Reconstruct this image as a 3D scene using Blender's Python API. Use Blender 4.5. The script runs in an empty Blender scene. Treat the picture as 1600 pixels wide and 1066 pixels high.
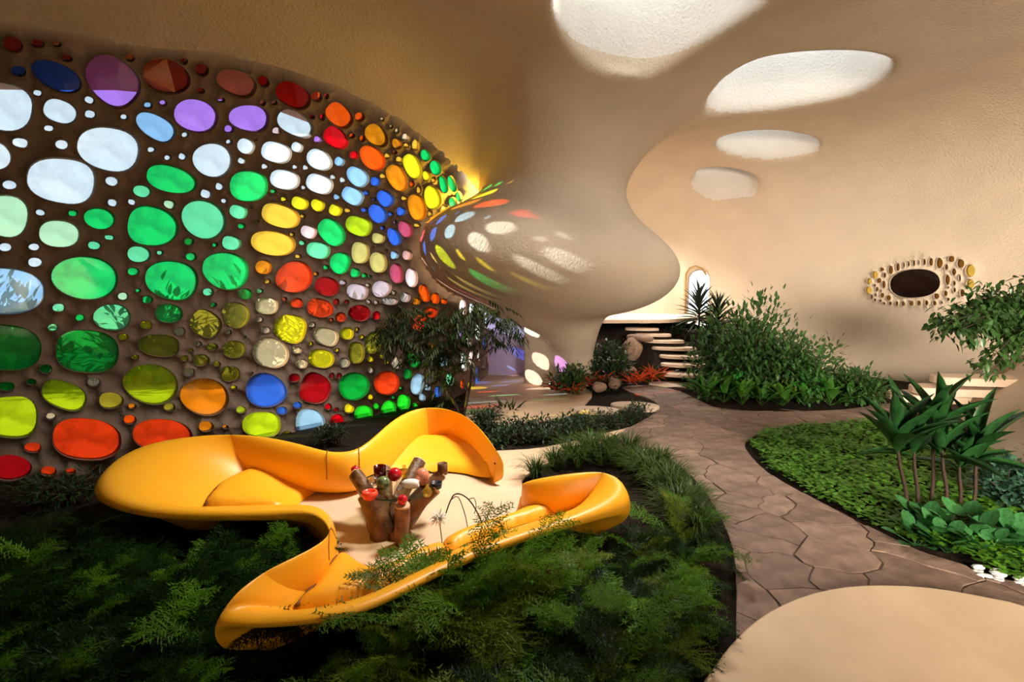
import bpy, bmesh, math, random
import numpy as np
from mathutils import Vector, Matrix, geometry
random.seed(7); RNG = np.random.default_rng(7)
S = bpy.context.scene
COL = S.collection
PI = math.pi

# ------------------------------------------------------------------ camera, world, sun, lights, exposure
EYE = np.array([0.0, 0.0, 2.1]); FPX = 800.0; PITCH = math.atan(83/800)
cam_d = bpy.data.cameras.new('camera'); cam_d.lens = 18.0; cam_d.sensor_width = 36.0; cam_d.clip_end = 200
cam = bpy.data.objects.new('camera', cam_d); COL.objects.link(cam)
cam.location = EYE; cam.rotation_euler = (PI/2 - PITCH, 0, 0); S.camera = cam
S.view_settings.view_transform = 'Standard'; S.view_settings.look = 'None'
S.view_settings.gamma = 1.0; S.view_settings.use_curve_mapping = False
S.view_settings.exposure = 0.0
try:
    S.cycles.use_denoising = True; S.cycles.max_bounces = 10; S.cycles.transparent_max_bounces = 12
    S.cycles.sample_clamp_indirect = 6.0; S.cycles.caustics_reflective = False
except Exception: pass
W = bpy.data.worlds.new('sky'); S.world = W; W.use_nodes = True
wb = W.node_tree.nodes['Background']; wb.inputs[0].default_value = (0.86, 0.94, 1.0, 1); wb.inputs[1].default_value = 3.0

SUN_DIR = Vector((0.925, 0.205, -0.318)).normalized()
def lamp(name, kind, loc, energy, color, direction, size=None, size_y=None, angle=None):
    l = bpy.data.lights.new(name, kind); l.energy = energy; l.color = color
    if kind == 'AREA':
        l.shape = 'RECTANGLE' if size_y else 'DISK'; l.size = size
        if size_y: l.size_y = size_y
    if angle is not None: l.angle = angle
    o = bpy.data.objects.new(name, l); COL.objects.link(o); o.location = loc
    o.rotation_euler = Vector(direction).to_track_quat('-Z', 'Y').to_euler()
    return o
lamp('sun', 'SUN', (-20, 8, 20), 40.0, (1.0, 0.95, 0.86), SUN_DIR, angle=math.radians(0.8))
lamp('rear_fill', 'AREA', (4.2, -4.2, 2.6), 870, (1.0, 0.86, 0.70), (0.35, 1, -0.19), 4.6, 2.4)  # fill lamp added behind the viewer to brighten the room
bpy.data.lights['rear_fill'].spread = math.radians(72)
lamp('amber_glow_fill', 'AREA', (-0.80, 10.0, 3.45), 220, (1.0, 0.60, 0.05), (0.12, -0.35, 1), 0.3)  # hidden lamp added for the golden glow on the ceiling, no fixture here
lamp('skylight_daylight', 'AREA', (1.7, 6.0, 6.55), 250, (1.0, 0.93, 0.84), (-2.6, -0.9, -6), 1.5)
bpy.data.lights['skylight_daylight'].spread = math.radians(80)
lamp('loft_daylight', 'AREA', (3.6, 14.2, 4.2), 170, (1.0, 0.93, 0.82), (0, -0.05, -1), 1.6)
bpy.data.lights['loft_daylight'].spread = math.radians(115)

# ------------------------------------------------------------------ generic helpers
def tag(o, label=None, cat=None, group=None, kind=None):
    if label: o['label'] = label
    if cat: o['category'] = cat
    if group: o['group'] = group
    if kind: o['kind'] = kind
    return o
def empty(name, loc=(0, 0, 0), label=None, cat=None, group=None, rz=0.0):
    o = bpy.data.objects.new(name, None); COL.objects.link(o); o.location = loc; o.rotation_euler = (0, 0, rz)
    o.empty_display_size = 0.1
    return tag(o, label, cat, group)
def mesh_data(name, V, F, smooth=True, mat=None):
    me = bpy.data.meshes.new(name)
    V = np.asarray(V, dtype=np.float64).reshape(-1, 3)
    if isinstance(F, np.ndarray):
        n, k = F.shape
        me.vertices.add(len(V)); me.vertices.foreach_set('co', V.astype(np.float32).ravel())
        me.loops.add(n*k); me.loops.foreach_set('vertex_index', F.astype(np.int32).ravel())
        me.polygons.add(n); me.polygons.foreach_set('loop_start', np.arange(0, n*k, k, dtype=np.int32))
        me.update(calc_edges=True); me.validate()
    else:
        me.from_pydata([tuple(v) for v in V], [], [tuple(int(i) for i in f) for f in F]); me.update()
    if smooth: me.polygons.foreach_set('use_smooth', np.ones(len(me.polygons), dtype=bool))
    if mat: me.materials.append(mat)
    return me
def obj(name, me, parent=None, loc=(0, 0, 0)):
    o = bpy.data.objects.new(name, me); COL.objects.link(o); o.location = loc
    if parent is not None: o.parent = parent
    return o
def make(name, V, F, mat, parent=None, loc=(0, 0, 0), smooth=True):
    return obj(name, mesh_data(name, V, F, smooth, mat), parent, loc)
def copy_tree(o, parent=None):
    c = o.copy(); COL.objects.link(c)
    if parent is not None: c.parent = parent
    for ch in list(o.children): copy_tree(ch, c)
    return c
class MB:
    def __init__(s): s.v = []; s.f = []; s.n = 0
    def add(s, V, F):
        V = np.asarray(V, float).reshape(-1, 3); s.v.append(V)
        s.f += [tuple(int(i)+s.n for i in f) for f in F]; s.n += len(V); return s
    def build(s, name, mat, parent=None, loc=(0, 0, 0), smooth=True):
        return make(name, np.vstack(s.v), s.f, mat, parent, loc, smooth)
def tube(pts, rad, n=8, cap=True, wob=0.0):
    pts = np.asarray(pts, float); rad = np.broadcast_to(np.asarray(rad, float), (len(pts),))
    V = []; F = []; up = np.array([0.13, 0.21, 0.97])
    for i, p in enumerate(pts):
        t = pts[min(i+1, len(pts)-1)] - pts[max(i-1, 0)]; t /= np.linalg.norm(t)+1e-9
        a = np.cross(t, up if abs(t[2]) < 0.9 else np.array([1.0, 0.1, 0])); a /= np.linalg.norm(a); b = np.cross(t, a)
        for k in range(n):
            th = 2*PI*k/n; r = rad[i]*(1+wob*math.sin(3*th+i)+wob*0.6*math.sin(5*th+1.7*i))
            V.append(p+r*(math.cos(th)*a+math.sin(th)*b))
    for i in range(len(pts)-1):
        for k in range(n):
            F.append((i*n+k, i*n+(k+1) % n, (i+1)*n+(k+1) % n, (i+1)*n+k))
    if cap: F.append(tuple(range(n))[::-1]); F.append(tuple((len(pts)-1)*n+k for k in range(n)))
    return np.array(V), F
def lathe(prof, n=20, c=(0, 0, 0)):
    V = []; F = []
    for r, z in prof:
        for k in range(n): V.append((c[0]+r*math.cos(2*PI*k/n), c[1]+r*math.sin(2*PI*k/n), c[2]+z))
    for i in range(len(prof)-1):
        for k in range(n): F.append((i*n+k, i*n+(k+1) % n, (i+1)*n+(k+1) % n, (i+1)*n+k))
    if prof[0][0] > 1e-4: F.append(tuple(range(n))[::-1])
    if prof[-1][0] > 1e-4: F.append(tuple((len(prof)-1)*n+k for k in range(n)))
    return np.array(V), F
def ball(c, r, n=18, m=11, sq=(1, 1, 1)):
    prof = [(max(1e-5, math.sin(PI*i/m)), -math.cos(PI*i/m)) for i in range(m+1)]
    V, F = lathe(prof, n); return np.array(c)+V*r*np.array(sq), F[:]
def crom(P, sub, closed=False):
    P = np.asarray(P, float); n = len(P); out = []
    rng = range(n) if closed else range(n-1)
    for i in rng:
        if closed: a, b, c, d = P[(i-1) % n], P[i], P[(i+1) % n], P[(i+2) % n]
        else: a, b, c, d = P[max(i-1, 0)], P[i], P[i+1], P[min(i+2, n-1)]
        for j in range(sub):
            t = j/sub
            out.append(0.5*((2*b)+(-a+c)*t+(2*a-5*b+4*c-d)*t*t+(-a+3*b-3*c+d)*t**3))
    if not closed: out.append(P[-1])
    return np.array(out)
def rays(px, py):
    px = np.asarray(px, float); py = np.asarray(py, float)
    xr = (px-800)/FPX; yd = (533-py)/FPX
    c, s = math.cos(PITCH), math.sin(PITCH)
    return np.stack([xr, c+yd*s, -s+yd*c], -1)
def G(px, py, z=0.0):          # the point of height z seen at that place
    d = rays(px, py); t = (z-EYE[2])/d[..., 2]
    return EYE+d*np.asarray(t)[..., None]
def at(px, py, Y):             # the point at distance Y seen at that place
    d = rays(px, py); return EYE+d*(Y/d[..., 1])[..., None]
def project(P):
    P = np.asarray(P)-EYE; c, s = math.cos(PITCH), math.sin(PITCH)
    dep = P[:, 1]*c-P[:, 2]*s; up = P[:, 1]*s+P[:, 2]*c
    dep = np.where(dep < 0.05, np.nan, dep)
    return 800+FPX*P[:, 0]/dep, 533-FPX*up/dep
def inpoly(x, y, poly):
    x = np.asarray(x); y = np.asarray(y); poly = np.asarray(poly); r = np.zeros(x.shape, bool)
    for i in range(len(poly)):
        x1, y1 = poly[i][:2]; x2, y2 = poly[(i+1) % len(poly)][:2]
        if y1 == y2: continue
        c = ((y1 > y) != (y2 > y)) & (x < (x2-x1)*(y-y1)/(y2-y1)+x1); r ^= c
    return r
def polydist(x, y, poly):      # distance to a closed outline
    poly = np.asarray(poly)[:, :2]; d = np.full(np.shape(x), 1e9)
    for i in range(len(poly)):
        a = poly[i]; e = poly[(i+1) % len(poly)]-a
        t = np.clip(((x-a[0])*e[0]+(y-a[1])*e[1])/(e@e+1e-12), 0, 1)
        d = np.minimum(d, np.hypot(x-a[0]-t*e[0], y-a[1]-t*e[1]))
    return d
def spoly(x, y, poly): return np.where(inpoly(x, y, poly), -1, 1)*polydist(x, y, poly)
def smin(a, b, k): h = np.maximum(k-np.abs(a-b), 0)/k; return np.minimum(a, b)-h*h*k*0.25
def smax(a, b, k): return -smin(-a, -b, k)

# ------------------------------------------------------------------ materials
def new_mat(name):
    m = bpy.data.materials.new(name); m.use_nodes = True; nt = m.node_tree
    b = nt.nodes['Principled BSDF']; return m, nt, b
def pmat(name, col, rough=0.6, var=0.12, scale=6.0, bump=0.0, bscale=40.0, spec=0.4, coat=0.0, metal=0.0, objvar=0.0, col2=None, sss=0.0, bdist=0.01):
    m, nt, b = new_mat(name); N = nt.nodes; L = nt.links
    b.inputs['Roughness'].default_value = rough; b.inputs['Specular IOR Level'].default_value = spec
    b.inputs['Metallic'].default_value = metal; b.inputs['Coat Weight'].default_value = coat
    tc = N.new('ShaderNodeTexCoord'); nz = N.new('ShaderNodeTexNoise'); nz.inputs['Scale'].default_value = scale
    nz.inputs['Detail'].default_value = 5; L.new(tc.outputs['Object'], nz.inputs['Vector'])
    rp = N.new('ShaderNodeValToRGB'); rp.color_ramp.elements[0].position = 0.3; rp.color_ramp.elements[1].position = 0.7
    c2 = col2 or tuple(min(1, c*(1+var)) for c in col)
    rp.color_ramp.elements[0].color = (*[c*(1-var) for c in col], 1); rp.color_ramp.elements[1].color = (*c2, 1)
    L.new(nz.outputs['Fac'], rp.inputs['Fac']); out = rp.outputs['Color']
    if objvar:
        oi = N.new('ShaderNodeObjectInfo'); hs = N.new('ShaderNodeHueSaturation')
        mr = N.new('ShaderNodeMapRange'); mr.inputs['To Min'].default_value = 1-objvar; mr.inputs['To Max'].default_value = 1+objvar
        L.new(oi.outputs['Random'], mr.inputs['Value']); L.new(mr.outputs['Result'], hs.inputs['Value']); L.new(out, hs.inputs['Color']); out = hs.outputs['Color']
    L.new(out, b.inputs['Base Color'])
    if bump:
        n2 = N.new('ShaderNodeTexNoise'); n2.inputs['Scale'].default_value = bscale; n2.inputs['Detail'].default_value = 6; n2.inputs['Roughness'].default_value = 0.6
        L.new(tc.outputs['Object'], n2.inputs['Vector'])
        bp = N.new('ShaderNodeBump'); bp.inputs['Strength'].default_value = bump; bp.inputs['Distance'].default_value = bdist
        L.new(n2.outputs['Fac'], bp.inputs['Height']); L.new(bp.outputs['Normal'], b.inputs['Normal'])
    return m
def leafmat(name, col, trans=0.3, rough=0.45, objvar=0.25, var=0.35, scale=9.0, spec=0.35):
    m = pmat(name, col, rough, var, scale, objvar=objvar, spec=spec); nt = m.node_tree; N = nt.nodes; L = nt.links
    b = N['Principled BSDF']; tr = N.new('ShaderNodeBsdfTranslucent'); mx = N.new('ShaderNodeMixShader'); mx.inputs[0].default_value = trans
    src = b.inputs['Base Color'].links[0].from_socket; L.new(src, tr.inputs['Color'])
    L.new(b.outputs[0], mx.inputs[1]); L.new(tr.outputs[0], mx.inputs[2]); L.new(mx.outputs[0], N['Material Output'].inputs['Surface'])
    return m
def glassmat(name, col, trl=0.12, gloss=0.05, grain=0.0):
    m, nt, b = new_mat(name); N = nt.nodes; L = nt.links; N.remove(b)
    t = N.new('ShaderNodeBsdfTransparent'); tl = N.new('ShaderNodeBsdfTranslucent'); g = N.new('ShaderNodeBsdfGlossy'); g.inputs['Roughness'].default_value = 0.06
    tc = N.new('ShaderNodeTexCoord'); nz = N.new('ShaderNodeTexNoise'); nz.inputs['Scale'].default_value = 5; nz.inputs['Detail'].default_value = 4
    L.new(tc.outputs['Object'], nz.inputs['Vector'])
    rp = N.new('ShaderNodeValToRGB'); rp.color_ramp.elements[0].position = 0.25; rp.color_ramp.elements[1].position = 0.6
    rp.color_ramp.elements[0].color = (*[c*(0.92-grain) for c in col], 1); rp.color_ramp.elements[1].color = (*col, 1)
    L.new(nz.outputs['Fac'], rp.inputs['Fac']); L.new(rp.outputs['Color'], t.inputs['Color']); L.new(rp.outputs['Color'], tl.inputs['Color'])
    m1 = N.new('ShaderNodeMixShader'); m1.inputs[0].default_value = trl; L.new(t.outputs[0], m1.inputs[1]); L.new(tl.outputs[0], m1.inputs[2])
    m2 = N.new('ShaderNodeMixShader'); m2.inputs[0].default_value = gloss; L.new(m1.outputs[0], m2.inputs[1]); L.new(g.outputs[0], m2.inputs[2])
    L.new(m2.outputs[0], N['Material Output'].inputs['Surface']); return m
M_plaster = pmat('plaster', (0.61, 0.505, 0.385), 0.85, 0.05, 1.3, bump=0.85, bscale=26, spec=0.2, bdist=0.03)
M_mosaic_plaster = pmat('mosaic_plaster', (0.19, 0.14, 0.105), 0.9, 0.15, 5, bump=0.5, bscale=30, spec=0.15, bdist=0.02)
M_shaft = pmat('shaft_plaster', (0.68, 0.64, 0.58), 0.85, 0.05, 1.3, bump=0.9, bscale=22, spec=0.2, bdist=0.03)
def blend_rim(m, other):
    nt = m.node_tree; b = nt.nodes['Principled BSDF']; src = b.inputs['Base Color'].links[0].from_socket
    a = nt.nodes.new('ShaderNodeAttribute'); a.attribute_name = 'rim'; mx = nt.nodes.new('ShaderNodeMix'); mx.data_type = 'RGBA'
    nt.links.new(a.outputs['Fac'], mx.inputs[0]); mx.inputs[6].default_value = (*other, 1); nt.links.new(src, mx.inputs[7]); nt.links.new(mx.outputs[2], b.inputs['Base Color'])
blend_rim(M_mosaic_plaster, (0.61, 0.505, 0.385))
M_soil = pmat('soil', (0.018, 0.012, 0.008), 0.95, 0.5, 14, bump=0.8, bscale=22, spec=0.1, bdist=0.03)
M_cream = pmat('cream_floor', (0.62, 0.44, 0.285), 0.55, 0.07, 3, bump=0.15, bscale=90, bdist=0.004)
M_slab = pmat('slab_cement', (0.62, 0.46, 0.30), 0.6, 0.10, 2.2, bump=0.2, bscale=80, bdist=0.004)
M_stone = pmat('flagstone', (0.205, 0.135, 0.10), 0.7, 0.36, 6, bump=1.0, bscale=11, objvar=0.24, bdist=0.014)
M_grout = pmat('grout', (0.135, 0.085, 0.062), 0.9, 0.2, 10, bump=0.4, bscale=40)
M_yellow = pmat('yellow_leather', (0.97, 0.43, 0.012), 0.42, 0.03, 3, bump=0.06, bscale=260, spec=0.5, bdist=0.002)
M_seam = pmat('seam', (0.16, 0.05, 0.005), 0.6)
M_tread = pmat('stair_cement', (0.66, 0.50, 0.37), 0.6, 0.08, 4, bump=0.2, bscale=60, bdist=0.004)
M_rock = pmat('rock', (0.24, 0.15, 0.10), 0.85, 0.35, 5, bump=0.8, bscale=12, objvar=0.3, bdist=0.03)
M_wood = pmat('root_wood', (0.10, 0.038, 0.012), 0.45, 0.5, 9, bump=0.9, bscale=18, bdist=0.015, col2=(0.26, 0.115, 0.04))
M_cut = pmat('cut_wood', (0.62, 0.40, 0.22), 0.6, 0.15, 20)
M_bark = pmat('bark', (0.06, 0.035, 0.022), 0.85, 0.3, 14, bump=0.5, bscale=30)
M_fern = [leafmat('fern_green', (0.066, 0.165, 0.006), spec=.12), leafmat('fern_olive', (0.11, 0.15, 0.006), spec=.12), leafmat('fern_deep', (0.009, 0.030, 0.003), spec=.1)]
M_grass = leafmat('mondo_green', (0.032, 0.062, 0.008), 0.15, spec=.15)
M_cover = leafmat('clover_green', (0.09, 0.25, 0.018), 0.3)
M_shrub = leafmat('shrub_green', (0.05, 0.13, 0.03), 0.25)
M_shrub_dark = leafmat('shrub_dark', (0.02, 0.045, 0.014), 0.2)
M_lily = leafmat('lily_green', (0.05, 0.15, 0.02), 0.25, rough=0.3)
M_drac = leafmat('cordyline_green', (0.014, 0.06, 0.014), 0.2, rough=0.28, spec=0.5)
M_broad = leafmat('broadleaf_green', (0.04, 0.16, 0.045), 0.25, rough=0.35)
M_blue = leafmat('bluish_green', (0.045, 0.12, 0.07), 0.2)
M_ficus = leafmat('ficus_green', (0.035, 0.085, 0.02), 0.3, rough=0.3)
M_tree = leafmat('tree_green', (0.022, 0.040, 0.009), 0.3)
M_yucca = leafmat('spiky_dark', (0.015, 0.025, 0.012), 0.1)
M_red_lit_leaf = leafmat('red_lit_leaf', (0.55, 0.07, 0.02), 0.3)  # red light through the glass is put into the leaf colour
M_white = pmat('white_paint', (0.82, 0.82, 0.80), 0.7, 0.03)
M_pebble = pmat('white_pebble', (0.80, 0.80, 0.80), 0.15, 0.06, 12, objvar=0.1, spec=0.7)
M_red = pmat('red_gloss', (0.55, 0.006, 0.012), 0.12, 0.15, 10, spec=0.7)
M_coral = pmat('coral_ceramic', (0.85, 0.07, 0.03), 0.25, 0.08)
M_shell = pmat('ivory', (0.9, 0.86, 0.76), 0.3, 0.04)
M_greenball = pmat('green_marble', (0.02, 0.07, 0.02), 0.15, 0.5, 30, spec=0.7, col2=(0.25, 0.30, 0.12))
M_peach = pmat('peach_net', (0.75, 0.25, 0.14), 0.4, 0.35, 60)
M_black = pmat('dark_metal', (0.02, 0.02, 0.025), 0.4, 0.2, metal=0.3)
M_dark_red_glass = glassmat('dark_red_glass', (0.35, 0.03, 0.03), 0.2, 0.1)
M_top_glass = glassmat('table_glass', (0.90, 0.93, 0.86), 0.02, 0.10)
M_amber_glass = glassmat('amber_glass_ornament', (0.95, 0.75, 0.2), 0.25, 0.12)
M_clear = glassmat('clear_glass_ornament', (0.93, 0.9, 0.86), 0.1, 0.15)

# ------------------------------------------------------------------ the shell: one smooth field, meshed by surface nets
PLAN = crom([(-7.9, 2.4), (-6.7, 3.8), (-5.6, 4.9), (-4.2, 6.35), (-2.7, 7.95), (-1.35, 9.4), (-0.97, 10.2), (-0.80, 11.0), (-0.60, 12.2),
             (-0.2, 12.75), (0.5, 13.0), (1.5, 14.4), (3.2, 15.5), (5.2, 15.2), (7.2, 13.6), (9.0, 11.4), (10.2, 8.8), (10.7, 5.8),
             (9.9, 2.0), (8.0, -1.8), (3.2, -3.7), (-3.0, -3.6), (-7.0, -2.2), (-8.7, 0.3)], 5, True)
VX = 0.08; O = np.array([-9.4, -5.4, -0.32]); DIM = np.array([264, 270, 90])
gx = O[0]+VX*np.arange(DIM[0]); gy = O[1]+VX*np.arange(DIM[1]); gz = O[2]+VX*np.arange(DIM[2])
X2, Y2 = np.meshgrid(gx, gy, indexing='ij')
plan2 = spoly(X2, Y2, PLAN).astype(np.float32)
ZC = 5.55
X3 = X2[:, :, None].astype(np.float32); Y3 = Y2[:, :, None].astype(np.float32); Z3 = gz[None, None, :].astype(np.float32)
zceil = ZC-0.0*X2
room = smax(plan2[:, :, None], (Z3-zceil[:, :, None].astype(np.float32)), 2.6)
def sample(F, P):
    q = (P-O)/VX; q = np.clip(q, 0, DIM-1.001); i = q.astype(int); f = q-i; r = 0
    for dx in (0, 1):
        for dy in (0, 1):
            for dz in (0, 1):
                w = (f[..., 0] if dx else 1-f[..., 0])*(f[..., 1] if dy else 1-f[..., 1])*(f[..., 2] if dz else 1-f[..., 2])
                r = r+w*F[i[..., 0]+dx, i[..., 1]+dy, i[..., 2]+dz]
    return r
def gradient(F, P, e=0.06):
    g = np.stack([sample(F, P+np.eye(3)[k]*e)-sample(F, P-np.eye(3)[k]*e) for k in range(3)], -1)
    return g/(np.linalg.norm(g, axis=-1, keepdims=True)+1e-9)
def trace(px, py, F=None):
    F = room if F is None else F
    d = rays(px, py); d = d/np.linalg.norm(d, axis=-1, keepdims=True); t = np.zeros(d.shape[:-1])+0.3
    for _ in range(160):
        s = sample(F, EYE+d*t[..., None]); t = np.minimum(t+np.maximum(-s*0.8, 0.0004), 40)
        t = np.where(s > 0.002, t-np.abs(s)*0.8, t)
    return EYE+d*t[..., None]
def ellipse_px(cx, cy, rx, ry, ang=0, n=24, egg=0.0, sq=0.0):
    th = np.linspace(0, 2*PI, n, endpoint=False); a = math.radians(ang)
    c, s = np.cos(th), np.sin(th); e = 2/(2+sq)
    x = np.sign(c)*np.abs(c)**e*rx; y = np.sign(s)*np.abs(s)**e*ry*(1+egg*np.cos(th))
    return np.stack([cx+x*math.cos(a)-y*math.sin(a), cy+x*math.sin(a)+y*math.cos(a)], -1)
# skylight shafts, straight up from the outlines seen on the ceiling
SKY = [np.array([(868, 5), (870, 35), (885, 70), (920, 95), (975, 107), (1040, 98), (1110, 62), (1165, 28), (1200, -5), (1190, -60), (1120, -95), (1020, -105), (920, -80), (880, -40)], float),
       np.array([(1086, 158), (1095, 137), (1130, 115), (1190, 95), (1260, 86), (1330, 85), (1375, 92), (1390, 104), (1378, 125), (1330, 150), (1260, 165), (1190, 175), (1130, 178), (1098, 172)], float),
       ellipse_px(1200, 228, 80, 22.5, 1), ellipse_px(1133, 286, 45, 16, 8)]
field = room.copy(); SHAFT = []
for k, c in enumerate(SKY):
    c = crom(c, 3, True); P = trace(c[:, 0], c[:, 1])
    d2 = spoly(X2, Y2, P[:, :2]).astype(np.float32); zmin = P[:, 2].min()-0.5
    SHAFT.append((P[:, :2], P[:, 2].max()))
    if k == 3:      # the far one opens into a niche behind the curving ceiling
        zmin = P[:, 2].min()+0.02
        for f in (.06, .12): d2 = np.minimum(d2, spoly(X2-0.1*f, Y2-f, P[:, :2]).astype(np.float32))
    field = smin(field, np.maximum(d2[:, :, None], zmin-Z3), 0.16 if k < 2 else 0.10 if k == 2 else 0.25)
# opening added behind the viewer for the fill lamp, door opening by the loft
rear_gap = np.maximum(np.sqrt(((X3-4.2)/2.6)**2+((Z3-2.3)/1.5)**2)*1.5-1.5, Y3+2.0)
field = smin(field, rear_gap.astype(np.float32), 0.25)
DOOR = at(np.array([1089.0]), np.array([470.0]), 14.0)[0]
dn = np.array([0.36, 0.93])
ux = (X3-DOOR[0])*dn[1]-(Y3-DOOR[1])*dn[0]; uy = (X3-DOOR[0])*dn[0]+(Y3-DOOR[1])*dn[1]
dd = np.maximum(np.abs(ux)-0.29, Z3-2.35); arch = np.sqrt(ux**2+(Z3-2.35)**2)-0.29
dd = np.minimum(dd, arch); dd = np.maximum(np.maximum(dd, 0.9-Z3), -1.5-uy)
field = smin(field, dd.astype(np.float32), 0.06)
def ell(c, r, tilt=0.0):
    x = X3-c[0]; y = Y3-c[1]; z = Z3-c[2]
    if tilt: x, z = x*math.cos(tilt)+z*math.sin(tilt), -x*math.sin(tilt)+z*math.cos(tilt)
    k0 = np.sqrt((x/r[0])**2+(y/r[1])**2+(z/r[2])**2); k1 = np.sqrt((x/r[0]**2)**2+(y/r[1]**2)**2+(z/r[2]**2)**2)+1e-6
    return (k0*(k0-1)/k1).astype(np.float32)
def cone(a, b, ra, rb):
    a = np.array(a); b = np.array(b); e = b-a
    t = np.clip(((X3-a[0])*e[0]+(Y3-a[1])*e[1]+(Z3-a[2])*e[2])/(e@e), 0, 1)
    return (np.sqrt((X3-a[0]-t*e[0])**2+(Y3-a[1]-t*e[1])**2+(Z3-a[2]-t*e[2])**2)-(ra+t*(rb-ra))).astype(np.float32)
PC = at(np.array([866.]), np.array([411.]), 9.9)[0]; PL = at(np.array([775.]), np.array([388.]), 9.55)[0]
pod = smin(ell(PC, (2.36, 1.75, 1.03), -0.09), ell(PL, (1.45, 1.25, 0.84), 0.0), 0.45)
NK = at(np.array([888.]), np.array([330.]), 10.1)[0]
neck = cone(NK-np.array([0.2, 0, 0.3]), NK+np.array([-0.15, 0.3, 2.3]), 0.95, 1.75)
ST = at(np.array([800.]), np.array([436.]), 9.9)[0]; SM = at(np.array([893.]), np.array([508.]), 10.6)[0]; SB = at(np.array([905.]), np.array([600.]), 11.0)[0]
stem = smin(cone(ST, SM, 0.62, 0.52), cone(SM, SB, 0.45, 0.32), 0.3)
aw = np.array([0.36, 11.35]); bw = np.array([1.35, 10.45]); ew = (bw-aw)/np.linalg.norm(bw-aw); lw = np.linalg.norm(bw-aw)
lx = (X3-aw[0])*ew[0]+(Y3-aw[1])*ew[1]; ly = -(X3-aw[0])*ew[1]+(Y3-aw[1])*ew[0]
awall = np.maximum(np.maximum(np.abs(lx-lw/2)-lw/2, np.abs(ly)-0.16), Z3-2.2).astype(np.float32)
solid = smin(smin(pod, stem, 0.55), awall, 0.12); solid = smin(solid, neck, 1.2)
field = smax(field, -(neck+np.maximum(0, 3.7-Z3)*0.5+np.maximum(0, 0.25-X3)*1.0), 2.2)
field = smax(field, -solid, 0.12)
# plaster mound that swells out of the right wall
dist = (X3-5.5)*0.85+(Y3-5.2)*(-0.53)
mound = smin((0.75*dist-Z3)/1.25, np.minimum((Y3-3.2)*0.6, (9.6-Y3)*0.6), 0.5).astype(np.float32)
field = smax(field, mound, 0.5)

def surface_nets(F):
    s = F < 0; nx, ny, nz = F.shape
    c = s[:-1, :-1, :-1].astype(np.int8)
    for dx in (0, 1):
        for dy in (0, 1):
            for dz in (0, 1):
                if dx or dy or dz: c = c+s[dx:nx-1+dx, dy:ny-1+dy, dz:nz-1+dz]
    I = np.argwhere((c > 0) & (c < 8)); idx = np.full(c.shape, -1, np.int32); idx[tuple(I.T)] = np.arange(len(I))
    acc = np.zeros((len(I), 3)); cnt = np.zeros(len(I))
    co = [(0, 0, 0), (1, 0, 0), (0, 1, 0), (1, 1, 0), (0, 0, 1), (1, 0, 1), (0, 1, 1), (1, 1, 1)]
    val = [F[I[:, 0]+a, I[:, 1]+b, I[:, 2]+d] for a, b, d in co]
    for i in range(8):
        for j in range(i+1, 8):
            if sum(abs(co[i][k]-co[j][k]) for k in range(3)) != 1: continue
            m = (val[i] < 0) != (val[j] < 0); t = np.where(m, val[i]/(val[i]-val[j]+1e-12*(~m)), 0)
            p = np.array(co[i])+t[:, None]*(np.array(co[j])-np.array(co[i])); acc[m] += p[m]; cnt[m] += 1
    V = O+VX*(I+acc/cnt[:, None]); Q = []
    for ax in range(3):
        sl0 = [slice(None)]*3; sl1 = [slice(None)]*3; sl0[ax] = slice(0, -1); sl1[ax] = slice(1, None)
        a = s[tuple(sl0)]; b = s[tuple(sl1)]; E = np.argwhere(a != b); u, v = (ax+1) % 3, (ax+2) % 3
        ok = (E[:, u] > 0) & (E[:, v] > 0) & (E[:, u] < F.shape[u]-1) & (E[:, v] < F.shape[v]-1); E = E[ok]
        if not len(E): continue
        def ci(du, dv):
            q = E.copy(); q[:, u] += du; q[:, v] += dv; return idx[tuple(q.T)]
        q = np.stack([ci(-1, -1), ci(0, -1), ci(0, 0), ci(-1, 0)], -1)
        fl = a[tuple(E.T)]; q[fl] = q[fl][:, ::-1]; Q.append(q)
    return V, np.vstack(Q)
SV, SQ = surface_nets(field)
SN = -gradient(field, SV)

# outlines of the stained-glass region and of the oval window, in sight-line coordinates
CHART = crom([(-420, -20), (-200, 5), (0, 35), (110, 52), (210, 72), (320, 82), (430, 104), (530, 140), (610, 182), (690, 238), (728, 276), (752, 312),
              (766, 350), (772, 420), (772, 500), (771, 612), (740, 628), (620, 670), (480, 708), (300, 742), (140, 772), (0, 800), (-200, 850), (-420, 900)], 4, True)
CHART0 = CHART
OVAL = ellipse_px(1438, 441, 112, 60, -3, 40, egg=0.0, sq=0.5)
def shrink(poly, m):
    p = np.asarray(poly); n = len(p); t = np.roll(p, -1, 0)-np.roll(p, 1, 0); t /= np.linalg.norm(t, axis=1, keepdims=True)+1e-9
    nr = np.stack([-t[:, 1], t[:, 0]], -1)
    area = 0.5*np.sum(p[:, 0]*np.roll(p[:, 1], -1)-np.roll(p[:, 0], -1)*p[:, 1])
    return p+nr*m*(1 if area > 0 else -1)
CHART = shrink(CHART0, -14.0)
px, py = project(SV); near = (np.abs(sample(room, SV)) < 0.14) | ((np.abs(sample(room, SV)) < 0.30) & (sample(solid, SV) > 0.015) & (SV[:, 0] < 0))
cutL = inpoly(np.nan_to_num(px, nan=-9e3), np.nan_to_num(py, nan=-9e3), shrink(CHART, 11)) & near & (SV[:, 0] < 0.4) & (SV[:, 1] > 1.0)
cutR = inpoly(np.nan_to_num(px, nan=-9e3), np.nan_to_num(py, nan=-9e3), shrink(OVAL, 7)) & near & (SV[:, 0] > 5)
drop = (cutL | cutR)[SQ].all(1) | (SV[SQ][:, :, 2].mean(1) < -0.2)
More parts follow.
